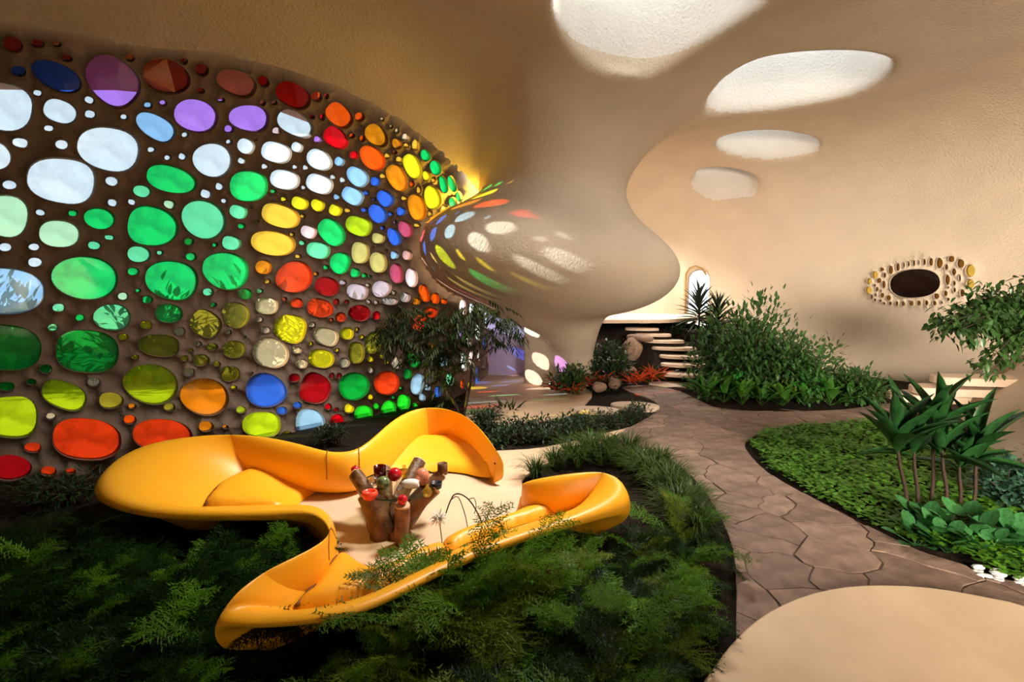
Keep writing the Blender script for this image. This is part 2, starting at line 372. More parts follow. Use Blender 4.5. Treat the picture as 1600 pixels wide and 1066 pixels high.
SQ = SQ[~drop]; fc = SV[SQ].mean(1)
podf = sample(solid, fc) < 0.12
lid = np.zeros(len(fc), bool)
for k, (pl, ztop) in enumerate(SHAFT): lid |= (np.minimum(spoly(fc[:, 0], fc[:, 1], pl), spoly(fc[:, 0], fc[:, 1]-.2, pl) if k == 3 else 9) < 0.35) & (fc[:, 2] > ztop+1.22)
SQ = SQ[~lid]; fc = fc[~lid]; podf = podf[~lid]
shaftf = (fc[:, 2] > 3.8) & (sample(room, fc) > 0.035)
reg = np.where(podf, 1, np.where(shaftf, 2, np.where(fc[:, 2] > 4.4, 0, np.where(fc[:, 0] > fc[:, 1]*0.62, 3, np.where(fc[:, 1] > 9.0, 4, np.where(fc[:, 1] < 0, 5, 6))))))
for k, nm in enumerate(['ceiling', 'wall_center', 'ceiling_shaft', 'wall_right', 'wall_back', 'wall_front', 'wall_far_left']):
    q = SQ[reg == k]
    if not len(q): continue
    u, inv = np.unique(q, return_inverse=True); inv = inv.reshape(q.shape)
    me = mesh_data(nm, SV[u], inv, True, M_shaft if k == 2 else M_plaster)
    if len(me.vertices) == len(u): me.normals_split_custom_set_from_vertices([tuple(n) for n in SN[u]])
    o = obj(nm, me); o['kind'] = 'structure'

jamb = np.array([(1071, 506), (1071, 470), (1071, 440), (1072, 428), (1078, 419), (1087, 416), (1097, 420), (1104, 430)], float)
jw = trace(jamb[:, 0], jamb[:, 1]); jw = jw-gradient(room, jw)*0.02
V, F = tube(jw, .028, 6); make('door_1', V, F, pmat('door_wood', (.36, .22, .07), .5))['kind'] = 'structure'

# ------------------------------------------------------------------ pierced walls with glass panes
PAL = dict(wh=(0.80, 0.93, 1.0), lb=(0.32, 0.62, 0.97), bl=(0.03, 0.14, 0.80), pu=(0.52, 0.24, 0.95), rb=(0.40, 0.07, 0.06), pk=(0.75, 0.42, 0.36),
           rd=(0.72, 0.003, 0.01), dr=(0.35, 0.004, 0.008), ro=(0.85, 0.055, 0.008), **{'or': (0.95, 0.10, 0.004)}, am=(0.95, 0.30, 0.008), yo=(0.97, 0.58, 0.05), ye=(0.93, 0.85, 0.015),
           lg=(0.50, 0.75, 0.01), gr=(0.005, 0.78, 0.15), dg=(0.005, 0.42, 0.05), gm=(0.58, 0.95, 0.58), aq=(0.16, 0.86, 0.42), gn=(0.02, 0.85, 0.03), ol=(0.40, 0.38, 0.03),
           cl=(0.62, 0.56, 0.42), ly=(0.62, 0.55, 0.16), li=(0.62, 0.50, 0.55), cm=(0.88, 0.74, 0.45), mg=(0.55, 0.08, 0.16), pw=(0.95, 0.72, 0.72), aa=(0.95, 0.50, 0.06), ab=(0.30, 0.10, 0.008), br=(0.012, 0.003, 0.0015))
PANE_M = {k: glassmat('glass_'+k, tuple(math.sqrt(0.40*c) for c in v), 0.10, 0.05, 0.25 if k in ('gr', 'dg', 'ol', 'ro', 'am', 'lg') else 0.05) for k, v in PAL.items()}
H1 = '''60 88 46 34 20 rb;175 84 30 17 10 rb;263 85 20 12 5 rb;310 150 24 14 15 rb;602 148 20 16 20 rb;850 164 16 14 20 rb;932 205 32 26 25 rb;928 301 17 12 10 rb;1156 217 12 12 0 cm;86 212 33 22 10 bl;
260 235 124 60 25 bl;520 256 136 100 42 pu;770 235 112 78 20 rb;1092 266 97 58 22 pk;175 313 20 13 15 wh;415 346 23 15 25 wh;419 411 25 17 10 wh;686 369 18 12 10 lb;755 358 16 11 15 pu;1024 344 15 11 15 pu;
1151 430 92 60 8 pu;906 418 101 74 15 pu;1060 479 21 16 15 pu;280 398 80 52 20 wh;6 376 148 110 10 wh;227 475 22 13 5 wh;94 541 36 21 10 wh;287 550 30 21 8 wh;575 423 16 11 10 wh;720 468 98 52 30 lb;857 506 15 11 0 wh;
502 570 146 100 12 wh;-28 600 82 66 20 wh;283 715 160 104 8 wh;702 574 17 11 0 wh;777 611 15 11 0 wh;846 606 18 14 20 wh;983 622 92 78 10 wh;1060 538 13 10 0 wh;1137 558 40 34 30 wh;1184 528 8 8 0 wh;1119 626 17 13 20 wh;
45 735 33 21 5 wh;519 719 30 21 10 wh;795 711 118 60 15 gr;658 765 41 27 10 aq;1018 744 19 16 15 wh;955 778 25 19 15 wh;1038 810 14 10 0 wh;1150 742 86 70 0 gr;522 818 22 17 10 wh;612 815 18 13 15 wh;784 826 25 18 15 gm;
338 867 20 13 5 gr;188 863 22 14 10 wh;15 877 116 96 10 gm;460 892 72 48 10 gr;275 962 94 62 5 gm;708 928 116 90 10 gr;942 895 104 86 25 aq;1102 860 40 31 20 aq;1164 843 10 8 0 gr;1117 927 15 11 0 gr;1178 905 8 14 0 gr;
507 979 22 11 5 aq;438 1016 29 18 5 aq;875 998 20 16 0 dg;995 1014 11 8 0 gr;1071 1005 42 32 10 aq;25 1024 28 19 0 wh;158 1023 25 16 0 wh;741 1050 14 9 0 aq'''
H2 = '''610 48 50 35 5 aq;838 59 22 16 0 gr;155 83 30 20 0 wh;370 152 146 94 5 gr;585 124 23 16 0 gr;752 162 115 84 10 gr;987 120 100 80 15 gr;18 210 178 101 2 lb;540 233 22 16 0 gm;606 208 10 7 0 gr;647 248 22 15 0 gr;
257 283 26 17 0 aq;352 327 19 14 0 gr;913 214 22 16 0 aq;1072 223 28 22 0 dg;936 270 12 9 0 gr;490 325 80 56 0 aq;740 308 58 40 5 gr;232 370 21 15 0 aq;640 358 25 16 0 ye;541 411 20 13 0 ye;787 387 23 17 0 cl;902 354 68 56 30 ol;
1032 314 60 54 30 ol;1001 390 12 9 0 cl;1075 409 14 10 0 cl;869 441 14 9 0 cl;931 455 23 15 0 ol;1025 466 48 37 0 ol;835 469 11 7 0 ye;808 505 16 11 0 ye;695 449 88 46 5 ol;592 499 15 9 0 ye;882 513 34 25 0 ol;951 530 14 10 0 ye;
12 457 168 98 4 dg;382 475 136 92 5 dg;201 552 26 18 0 dg;30 628 32 18 0 dg;137 608 20 12 0 dg;412 609 27 18 0 cl;828 566 24 17 0 cl;1010 573 40 32 0 ol;1104 569 14 10 0 bl;658 618 120 86 10 lg;280 667 100 58 20 lg;488 690 52 35 0 ol;
580 715 16 11 0 am;743 719 23 16 0 ol;895 674 106 80 10 am;1026 633 12 8 0 ye;1057 731 20 15 0 lg;40 763 124 90 0 lg;224 760 20 14 0 cl;570 774 26 19 0 or;380 860 150 90 5 ro;712 845 130 72 5 ro;904 804 31 22 0 am;988 806 11 7 0 am;
143 897 36 21 0 ro;50 985 88 55 0 dr;213 1000 32 20 0 ro;310 1000 20 12 0 ro'''
H3 = '''36 113 13 10 20 cm;106 158 32 24 50 rd;260 230 95 60 30 rd;101 269 14 14 30 pk;163 268 13 11 0 pk;382 238 27 24 30 or;434 233 10 14 0 rd;500 335 84 58 42 or;605 342 24 22 45 or;722 355 9 7 0 cm;272 380 100 58 30 wh;387 460 18 16 0 pu;
358 342 12 10 0 rd;412 342 11 17 0 rd;174 415 21 17 0 pw;483 452 84 58 38 rd;567 440 13 11 0 or;620 454 14 18 0 or;694 440 76 52 47 am;798 482 28 20 55 am;770 393 7 8 0 cm;800 415 8 12 0 cm;843 447 14 17 0 cm;848 490 12 10 0 yo;895 487 16 28 0 yo;
947 542 30 21 65 gr;670 555 80 54 45 or;575 541 20 20 0 rd;750 545 14 12 0 yo;812 563 17 15 0 yo;790 527 8 8 0 or;880 600 74 42 65 ye;953 648 28 20 65 ye;990 672 10 10 0 yo;1000 607 38 25 70 gr;800 660 76 46 62 am;726 650 15 12 0 yo;
877 692 10 14 0 or;914 722 10 18 0 yo;1041 693 46 18 75 gr;1086 690 44 17 72 gr;1122 757 28 14 80 gr;1092 797 36 18 80 gr;983 760 64 42 75 ye;903 812 70 44 75 am;1048 825 20 24 0 yo;972 845 10 14 0 yo;838 765 14 10 0 yo;905 905 16 8 0 yo;
70 462 11 9 0 wh;172 527 78 52 15 wh;280 500 29 26 25 wh;397 566 70 50 30 wh;501 574 25 24 30 lb;113 600 16 13 0 wh;271 603 13 10 0 wh;326 606 14 12 0 wh;216 668 76 50 10 wh;397 690 70 48 20 wh;468 655 14 11 0 wh;518 670 14 13 0 wh;
594 652 62 44 40 lb;687 678 23 23 0 bl;316 709 12 10 0 wh;157 729 14 9 0 gr;569 752 60 44 30 lb;640 738 15 12 0 bl;488 758 16 14 0 lb;682 772 8 8 0 bl;738 766 52 40 45 bl;212 769 14 10 0 ye;295 790 43 32 20 ye;387 800 35 30 30 ye;480 827 32 28 25 ye;
545 828 16 10 0 yo;630 826 16 10 0 bl;822 833 22 22 0 bl;700 845 55 42 50 bl;768 848 12 10 0 bl;725 920 10 10 0 bl;790 890 6 10 0 pu;195 856 100 58 18 yo;75 886 25 18 15 gr;43 815 12 8 0 gr;310 858 11 8 0 yo;340 939 40 32 20 pw;460 942 78 56 48 gr;
600 908 68 48 20 lg;703 972 31 27 0 ly;307 997 15 12 0 aq;255 953 12 10 0 yo;155 998 120 66 8 yo;390 1035 60 42 10 aq;843 925 48 34 60 mg;784 965 54 33 65 bl;676 1020 14 12 0 cl;745 1035 12 12 0 cl'''
H4 = '''402 295 42 46 20 gr;488 252 36 45 0 ly;562 293 34 43 -10 ly;600 245 9 9 0 yo;541 233 12 8 0 cl;630 263 15 16 0 lb;683 263 19 20 0 pk;84 313 32 28 0 am;101 372 11 9 0 yo;210 355 76 64 -15 ro;348 394 50 38 15 dr;303 341 9 7 0 am;345 314 11 9 0 gr;
229 268 11 7 0 yo;466 337 18 18 0 gr;505 348 11 10 0 gr;528 352 8 6 0 gr;475 415 46 34 10 li;577 403 40 34 -20 li;415 377 13 9 0 li;637 340 25 40 -10 mg;701 357 24 39 -5 pw;675 439 19 20 0 li;611 455 30 14 0 li;520 388 10 7 0 cl;627 420 9 8 0 cl;
752 422 19 37 -15 or;798 443 16 22 0 or;720 455 13 14 0 am;780 502 26 20 10 ro;835 455 10 10 0 or;725 540 32 35 30 ro;386 458 11 12 0 dr;430 458 9 8 0 dr;222 463 23 19 0 ro;171 447 9 8 0 ro;69 412 12 9 0 aq;321 484 53 37 12 ro;404 522 20 19 0 ro;
365 533 9 7 0 or;482 504 44 32 5 dr;553 515 14 17 0 rd;523 458 9 8 0 li;555 460 8 8 0 li;97 474 46 34 0 cm;67 530 14 11 0 cl;92 575 19 14 0 cl;10 602 12 10 0 cl;194 569 66 58 15 ye;287 553 13 10 0 cl;343 602 52 35 18 cm;430 590 27 24 0 ye;473 572 8 7 0 ye;
493 604 10 8 0 ye;540 630 32 45 10 ol;115 671 74 60 20 cm;221 659 19 14 0 cm;281 632 9 7 0 ye;325 694 52 38 8 ye;389 659 10 7 0 ye;471 670 32 44 0 ol;529 697 12 12 0 ye;577 686 9 7 0 ye;242 716 22 19 0 cm;421 712 21 20 0 cl;530 743 11 13 0 cl;
640 713 22 24 0 cl;598 710 9 8 0 ye;708 697 25 35 -15 dg;684 758 16 22 0 dg;37 754 15 11 0 bl;96 828 84 70 10 bl;212 775 21 17 0 dr;368 766 10 12 0 dr;399 765 9 10 0 dr;300 820 62 62 20 dr;462 810 63 57 -10 dg;597 796 60 57 -10 ro;658 818 9 8 0 gr;
627 858 7 7 0 gr;724 800 27 48 10 lb;766 815 12 14 0 lb;745 855 12 16 0 lb;809 835 13 25 10 bl;532 855 10 11 0 ye;225 889 16 14 0 bl;160 912 19 16 0 bl;353 895 12 13 0 rd;388 908 9 9 0 dr;441 903 18 19 0 ye;279 965 62 62 0 lb;390 953 25 26 0 rd;
555 893 11 13 0 gn;500 927 36 36 0 gn;604 907 29 38 10 gn;668 877 25 32 5 gn;554 947 12 13 0 gn;716 888 10 8 0 gn;438 978 19 15 0 ro;350 1001 13 14 0 bl;180 1016 24 18 0 ye;75 970 78 52 0 lg;830 700 18 26 0 lb;890 660 14 26 0 ro;860 780 14 26 0 aq;785 640 14 20 0 am;955 770 7 22 5 bl;975 745 7 28 5 bl;995 730 7 28 5 bl;1010 700 6 26 5 lb;985 650 6 26 5 ro;1005 630 6 26 5 bl;925 815 9 22 5 gr'''
HO = '''125 265 18 20 0 aa;165 220 22 24 0 aa;120 327 24 26 0 aa;213 182 15 12 0 ab;231 223 12 18 0 ab;192 260 18 16 0 ab;225 287 13 26 0 ab;162 293 8 10 0 ab;178 320 12 14 0 ab;206 332 7 12 0 ab;141 373 9 18 0 ab;170 357 7 9 0 ab;164 394 9 10 0 ab;
214 362 15 17 0 ab;202 400 10 9 0 ab;258 380 18 17 0 ab;228 418 8 8 0 ab;270 419 12 11 0 ab;315 419 13 15 0 ab;360 420 15 16 0 ab;415 418 19 16 0 ab;469 416 16 17 0 ab;521 415 15 18 0 ab;577 416 16 16 0 ab;273 186 18 28 0 ab;322 166 15 26 0 ab;
364 153 8 17 0 ab;397 145 9 19 0 ab;434 139 11 20 0 ab;469 134 6 16 0 ab;506 131 12 22 0 ab;552 131 17 27 0 ab;612 138 25 36 0 ab;693 110 24 20 0 ab;758 142 28 30 0 ab;825 192 36 42 0 aa;825 283 30 32 0 aa;659 167 15 20 0 ab;711 200 19 24 0 ab;
666 255 20 35 0 ab;752 243 10 22 0 ab;713 278 13 16 0 ab;672 308 8 8 0 ab;715 325 13 16 0 ab;654 349 16 20 0 ab;671 390 14 11 0 ab;770 345 19 24 0 ab;591 368 21 18 0 ab;627 412 9 9 0 ab;440 280 178 98 -4 br'''
def holes(s, ox, oy, sc):
    r = []
    for e in s.replace('\n', '').split(';'):
        if not e.strip(): continue
        a = e.split(); x, y, rx, ry, an = map(float, a[:5]); r.append([ox+x/sc, oy+y/sc, rx/sc, ry/sc, an, a[5]])
    return r
HL = holes(H1, 0, 40, 2.96)+holes(H2, 0, 380, 2.805)+holes(H3, 380, 80, 3.33)+holes(H4, 380, 300, 2.6667)
for x, y, rx, ry, c in ((733, 528, 5, 13, 'pw'), (747, 518, 4.5, 13, 'wh'), (757, 572, 4, 12, 'pw'), (748, 556, 4, 13, 'wh'), (765, 556, 3.2, 14, 'bl'), (765, 592, 3.2, 11, 'bl'), (737, 560, 5, 13, 'pw'), (725, 565, 5, 15, 'wh'), (719, 520, 6, 15, 'pu'), (710, 548, 7, 15, 'wh'), (722, 600, 5, 13, 'or'), (746, 598, 3.5, 11, 'bl'), (735, 605, 4, 10, 'ye'), (738, 484, 6, 13, 'wh'), (752, 476, 5, 13, 'pw'), (724, 480, 7, 14, 'pw'), (760, 500, 4, 13, 'wh')):
    HL.append([x, y, rx, ry, 0, c])
for i in range(60):            # the wall goes on a little to the left of the view
    x = random.uniform(-360, -45); y = random.uniform(40, 780)
    r = random.choice([10, 12, 35, 40, 44]); c = random.choice(['wh', 'wh', 'lb', 'bl', 'pu']) if y < 330 else random.choice(['gr', 'aq', 'dg', 'ol']) if y < 560 else random.choice(['lg', 'ro', 'am', 'dr'])
    if all(math.hypot(x-h[0], y-h[1]) > (r+max(h[2], h[3]))+8 for h in HL): HL.append([x, y, r, r*0.72, 8, c])
def pierced(name, chart, HL, thick, pane_depth, pane_name, step, gap, mat, inset=0.012):
    ok_ = inpoly(np.array([h[0] for h in HL]), np.array([h[1] for h in HL]), shrink(chart, 9.0)); H = [h for h, o in zip(HL, ok_) if o]
    for it in range(6):        # keep a web of plaster between neighbours
        for i in range(len(H)):
            for j in range(i):
                a, b = H[i], H[j]; dx, dy = b[0]-a[0], b[1]-a[1]; d = math.hypot(dx, dy)
                if d > 130: continue
                def rad(h, ang):
                    t = ang-math.radians(h[4]); return h[2]*h[3]/math.hypot(h[3]*math.cos(t), h[2]*math.sin(t))
                an = math.atan2(dy, dx); ra, rb = rad(a, an), rad(b, an)
                if ra+rb+gap > d:
                    f = max(0.5, (d-gap)/(ra+rb)); big, sm = (a, b) if ra > rb else (b, a)
                    sm[2] *= f; sm[3] *= f; big[2] *= (1+f)/2; big[3] *= (1+f)/2
    V2 = []; E = []; loops = []; n0 = len(chart)
    V2 += [tuple(p) for p in chart]; E += [(i, (i+1) % n0) for i in range(n0)]
    ring = shrink(chart, 5.0); V2 += [tuple(p) for p in ring]
    outl = []
    rr = random.Random(3)
    for h in H:
        n = 28 if h[2] > 25 else 20 if h[2] > 8 else 12
        egg = rr.uniform(-0.16, 0.16); sq = rr.uniform(0.0, 0.55)
        o1 = ellipse_px(h[0], h[1], h[2], h[3], h[4], n, egg, sq); o0 = ellipse_px(h[0], h[1], h[2]+gap*0.3, h[3]+gap*0.3, h[4], n, egg, sq)
        b = len(V2); V2 += [tuple(p) for p in o0]; E += [(b+i, b+(i+1) % n) for i in range(n)]; loops.append((b, n)); outl.append((o0, o1))
    xs = np.arange(chart[:, 0].min(), chart[:, 0].max(), step); ys = np.arange(chart[:, 1].min(), chart[:, 1].max(), step)
    gxx, gyy = [a.ravel() for a in np.meshgrid(xs, ys)]; ok = inpoly(gxx, gyy, chart) & (polydist(gxx, gyy, chart) > step*0.4)
    for (o0, o1), h in zip(outl, H):
        ok &= np.hypot(gxx-h[0], gyy-h[1]) > max(h[2], h[3])*1.15+step*0.25
    V2 += list(zip(gxx[ok], gyy[ok]))
    vo, eo, fo, ov, oe, of = geometry.delaunay_2d_cdt([Vector(v) for v in V2], E, [], 0, 1e-4)
    P2 = np.array([tuple(v) for v in vo]); T = np.array([f for f in fo if len(f) == 3])
    cen = P2[T].mean(1); keep = inpoly(cen[:, 0], cen[:, 1], chart)
    for o0, o1 in outl:
        mn, mx = o0.min(0), o0.max(0); m = (cen[:, 0] > mn[0]) & (cen[:, 0] < mx[0]) & (cen[:, 1] > mn[1]) & (cen[:, 1] < mx[1])
        ii = np.nonzero(m & keep)[0]
        if len(ii): keep[ii] &= ~inpoly(cen[ii, 0], cen[ii, 1], o0)
    T = T[keep]
    W3 = trace(P2[:, 0], P2[:, 1]); Nn = gradient(room, W3, 0.12)
    ed = np.clip(polydist(P2[:, 0], P2[:, 1], chart)/(7.0 if inset < 0.015 else 12.0), 0, 1); out_ = 0.05 if inset < 0.015 else 0.03
    W3 = W3+Nn*(out_*(1-ed)-inset*ed)[:, None]
    in2out = {}
    for i, l in enumerate(ov):
        for k in l: in2out[k] = i
    V = [W3]; F = [tuple(t[::-1]) for t in T]; base = len(W3)
    panes = []
    for (b, n), (o0, o1), h in zip(loops, outl, H):
        r0 = [in2out[b+i] for i in range(n)]
        q = trace(o1[:, 0], o1[:, 1]); nn = gradient(room, q, 0.12).mean(0); nn /= np.linalg.norm(nn)
        c = q.mean(0); r1 = q+nn*0.015; r2 = c+(q-c)*0.97+nn*thick
        V += [r1, r2]
        for i in range(n):
            j = (i+1) % n
            F.append((r0[i], r0[j], base+j, base+i)); F.append((base+i, base+j, base+n+j, base+n+i))
        base += 2*n
        panes.append((c, c+(q-c)*1.02+nn*pane_depth, nn, h[5], h[2]*h[3]*(1 if h[0] > -h[2] else 0)))
    w = make(name, np.vstack(V), F, mat); w['kind'] = 'structure'
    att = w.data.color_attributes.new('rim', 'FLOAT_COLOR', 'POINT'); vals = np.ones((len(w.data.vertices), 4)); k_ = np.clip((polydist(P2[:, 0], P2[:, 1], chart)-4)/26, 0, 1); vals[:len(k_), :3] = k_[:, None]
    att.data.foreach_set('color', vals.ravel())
    panes.sort(key=lambda p: -p[4]); mb = MB(); slots = []; fm = []
    for k, (c, q, nn, col, _) in enumerate(panes):
        n = len(q); q = q-c; Vp = np.vstack([q, q+nn*0.012]); Fp = [tuple(range(n)), tuple(range(2*n-1, n-1, -1))]+[(i, n+i, n+(i+1) % n, (i+1) % n) for i in range(n)]
        Fp = [f[::-1] for f in Fp]
        if k < 290: make(pane_name, Vp, Fp, PANE_M[col], w, c, smooth=False)
        else:            # the tiniest ones are one part
            if col not in slots: slots.append(col)
            mb.add(Vp+c, Fp); fm += [slots.index(col)]*len(Fp)
    if fm:
        o = mb.build('tiny_glass_pieces', PANE_M[slots[0]], w, smooth=False); o['kind'] = 'stuff'
        for col in slots[1:]: o.data.materials.append(PANE_M[col])
        o.data.polygons.foreach_set('material_index', fm)
    return w
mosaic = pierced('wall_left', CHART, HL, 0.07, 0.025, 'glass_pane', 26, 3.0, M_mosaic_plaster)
oval = pierced('window_1', OVAL, holes(HO, 1330, 380, 4.44), 0.12, 0.045, 'amber_pane', 9, 1.2, M_plaster, inset=0.016)

# ------------------------------------------------------------------ ground
def flat(name, pts, z, mat, parent=None, thick=0.0, bev=0.0, kind=None, sub=1):
    """a slab with the plan outline pts, its upper face at z, its rim rounded"""
    p = np.asarray(pts, float)[:, :2]
    if sub > 1: p = crom(p, sub, True)
    area = 0.5*np.sum(p[:, 0]*np.roll(p[:, 1], -1)-np.roll(p[:, 0], -1)*p[:, 1])
    if area < 0: p = p[::-1]
    n = len(p)
    if not thick: return make(name, np.c_[p, np.full(n, z)], [tuple(range(n))], mat, parent, smooth=False)
    rings = [(0, -thick), (0, -bev), (bev*0.3, -bev*0.3), (bev, 0)] if bev else [(0, -thick), (0, 0)]
    V = np.vstack([np.c_[shrink(p, m), np.full(n, z+dz)] for m, dz in rings]); F = [tuple(range(n))[::-1]]
    for k in range(len(rings)-1): F += [(k*n+i, k*n+(i+1) % n, (k+1)*n+(i+1) % n, (k+1)*n+i) for i in range(n)]
    F.append(tuple((len(rings)-1)*n+i for i in range(n)))
    return make(name, V, F, mat, parent, smooth=False)
gp = shrink(PLAN, -0.25)
fl = flat('floor', gp, -0.02, M_soil); fl['kind'] = 'structure'
def gpoly(pts, z=0.0): p = np.array(pts, float); return G(p[:, 0], p[:, 1], z)
SEATFLOOR = gpoly([(420, 760), (470, 735), (540, 722), (640, 715), (735, 706), (785, 704), (850, 699), (930, 681), (1000, 664), (1060, 655), (1050, 700), (1000, 703), (940, 697), (900, 704), (850, 727), (815, 752), (830, 800), (760, 850), (640, 905), (520, 920), (440, 840)], 0.0)
flat('floor_seating', SEATFLOOR, 0.0, M_cream, thick=0.06, sub=3)['kind'] = 'structure'
flat('floor_under_pod', gpoly([(728, 650), (735, 600), (775, 583), (840, 588), (880, 594), (925, 612), (905, 640), (880, 652), (830, 660), (770, 664)]), 0.0, M_cream, thick=.05, sub=3)['kind'] = 'structure'
alcove = make('wall_violet_lit', *((lambda x0, x1, y, z1: ([(x0, y, -.02), (x1, y, -.02), (x1, y, z1), (x0, y, z1), (x0, y+.1, -.02), (x1, y+.1, -.02), (x1, y+.1, z1), (x0, y+.1, z1)], [(0, 1, 2, 3), (7, 6, 5, 4), (0, 3, 7, 4), (1, 5, 6, 2), (3, 2, 6, 7)]))(-.75, .75, 12.25, 2.3)), pmat('violet_light_tint', (.50, .42, .74), .8, .05), smooth=False); alcove['kind'] = 'structure'; alcove.name = 'wall_alcove'  # violet light through the glass is put into this wall's colour
PATH_PX = [(972, 607), (1015, 603), (1060, 612), (1095, 628), (1130, 641), (1200, 644), (1300, 642), (1350, 637), (1420, 628), (1445, 642), (1340, 660), (1250, 665), (1190, 676), (1166, 690), (1168, 707), (1200, 740), (1280, 786),
           (1350, 821), (1430, 861), (1500, 884), (1600, 918), (1720, 965), (1720, 1030), (1600, 1000), (1350, 965), (1220, 1000), (1158, 1075), (1150, 1010), (1150, 900), (1138, 838), (1110, 782), (1078, 744), (1042, 716), (1005, 700), (960, 690), (985, 668), (1024, 646), (1022, 628)]
PATH = crom(gpoly(PATH_PX)[:, :2], 3, True)
path = flat('stone_path', PATH, 0.003, M_grout, thick=0.05); path['kind'] = 'structure'; path.name = 'floor_path'
def clip_cell(poly, seeds, i):
    out = [tuple(p) for p in poly]; s = seeds[i]
    order = np.argsort(((seeds-s)**2).sum(1))[1:26]
    for j in order:
        m = (seeds[j]+s)/2; nrm = seeds[j]-s; L = np.linalg.norm(nrm); nrm = nrm/L; off = m@nrm-0.0055; new = []
        for k in range(len(out)):
            a = np.array(out[k]); b = np.array(out[(k+1) % len(out)]); da, db = a@nrm-off, b@nrm-off
            if da <= 0: new.append(tuple(a))
            if da*db < 0: new.append(tuple(a+(b-a)*da/(da-db)))
        out = new
        if len(out) < 3: return None
    return np.array(out)
mn, mx = PATH.min(0), PATH.max(0); seeds = []
tries = 0
while tries < 6000:
    tries += 1; p = mn+RNG.random(2)*(mx-mn); r = 0.29 if p[1] < 6 else 0.44
    if all(np.hypot((p-q)[0]*.8+(p-q)[1]*.25, (p-q)[1]*1.1) > r*(.75+.5*((len(seeds)*7) % 10)/10) for q in seeds): seeds.append(p)
seeds = np.array(seeds)
for i in range(len(seeds)):
    if spoly(seeds[i:i+1, 0], seeds[i:i+1, 1], PATH)[0] > 0.3: continue
    c = clip_cell(PATH, seeds, i)
    if c is None or len(c) < 3: continue
    keepi = [k for k in range(len(c)) if np.hypot(*(c[k]-c[k-1])) > 0.015]; c = c[keepi]
    if len(c) < 3: continue
    ar = abs(0.5*np.sum(c[:, 0]*np.roll(c[:, 1], -1)-np.roll(c[:, 0], -1)*c[:, 1]))
    if ar < 0.012: continue
    dense = []
    for k in range(len(c)):
        a_, b_ = c[k], c[(k+1) % len(c)]; nn_ = max(1, int(np.hypot(*(b_-a_))/0.09))
        dense += [a_+(b_-a_)*t/nn_ for t in range(nn_)]
    c = np.array(dense); ins = np.clip(-spoly(c[:, 0], c[:, 1], PATH)/0.10, 0, 1)
    wx = .055*np.sin(c[:, 1]*7.1+1)*np.cos(c[:, 0]*4.3)+.022*np.sin(c[:, 1]*19+c[:, 0]*9); wy = .055*np.sin(c[:, 0]*6.3+2)*np.cos(c[:, 1]*4.9)+.022*np.sin(c[:, 0]*21-c[:, 1]*8)
    c = c+np.stack([wx, wy], -1)*ins[:, None]
    fs = flat('flagstone', c-c.mean(0), 0.014, M_stone, path, thick=0.012, bev=0.006)
    fs.location = (*c.mean(0), random.uniform(-0.004, 0.006)); fs.rotation_euler = (random.uniform(-.008, .008), random.uniform(-.008, .008), 0)
SLAB = crom(gpoly([(1085, 1090), (1112, 1045), (1150, 997), (1200, 956), (1270, 926), (1350, 914), (1450, 917), (1550, 934), (1600, 946), (1760, 1000), (1900, 1080), (1950, 1300), (1500, 1700), (1050, 1500), (1030, 1250)], 0.09)[:, :2], 3, True)
flat('floor_platform', SLAB, 0.09, M_slab, thick=0.10, bev=0.015)['kind'] = 'structure'

# ------------------------------------------------------------------ sofa
sofa = empty('curved_sofa', G(640, 800, 0), 'amoeba-shaped yellow leather sofa curling round the sunken seating floor', 'sofa')
def L(p): return np.asarray(p)-np.array(sofa.location)
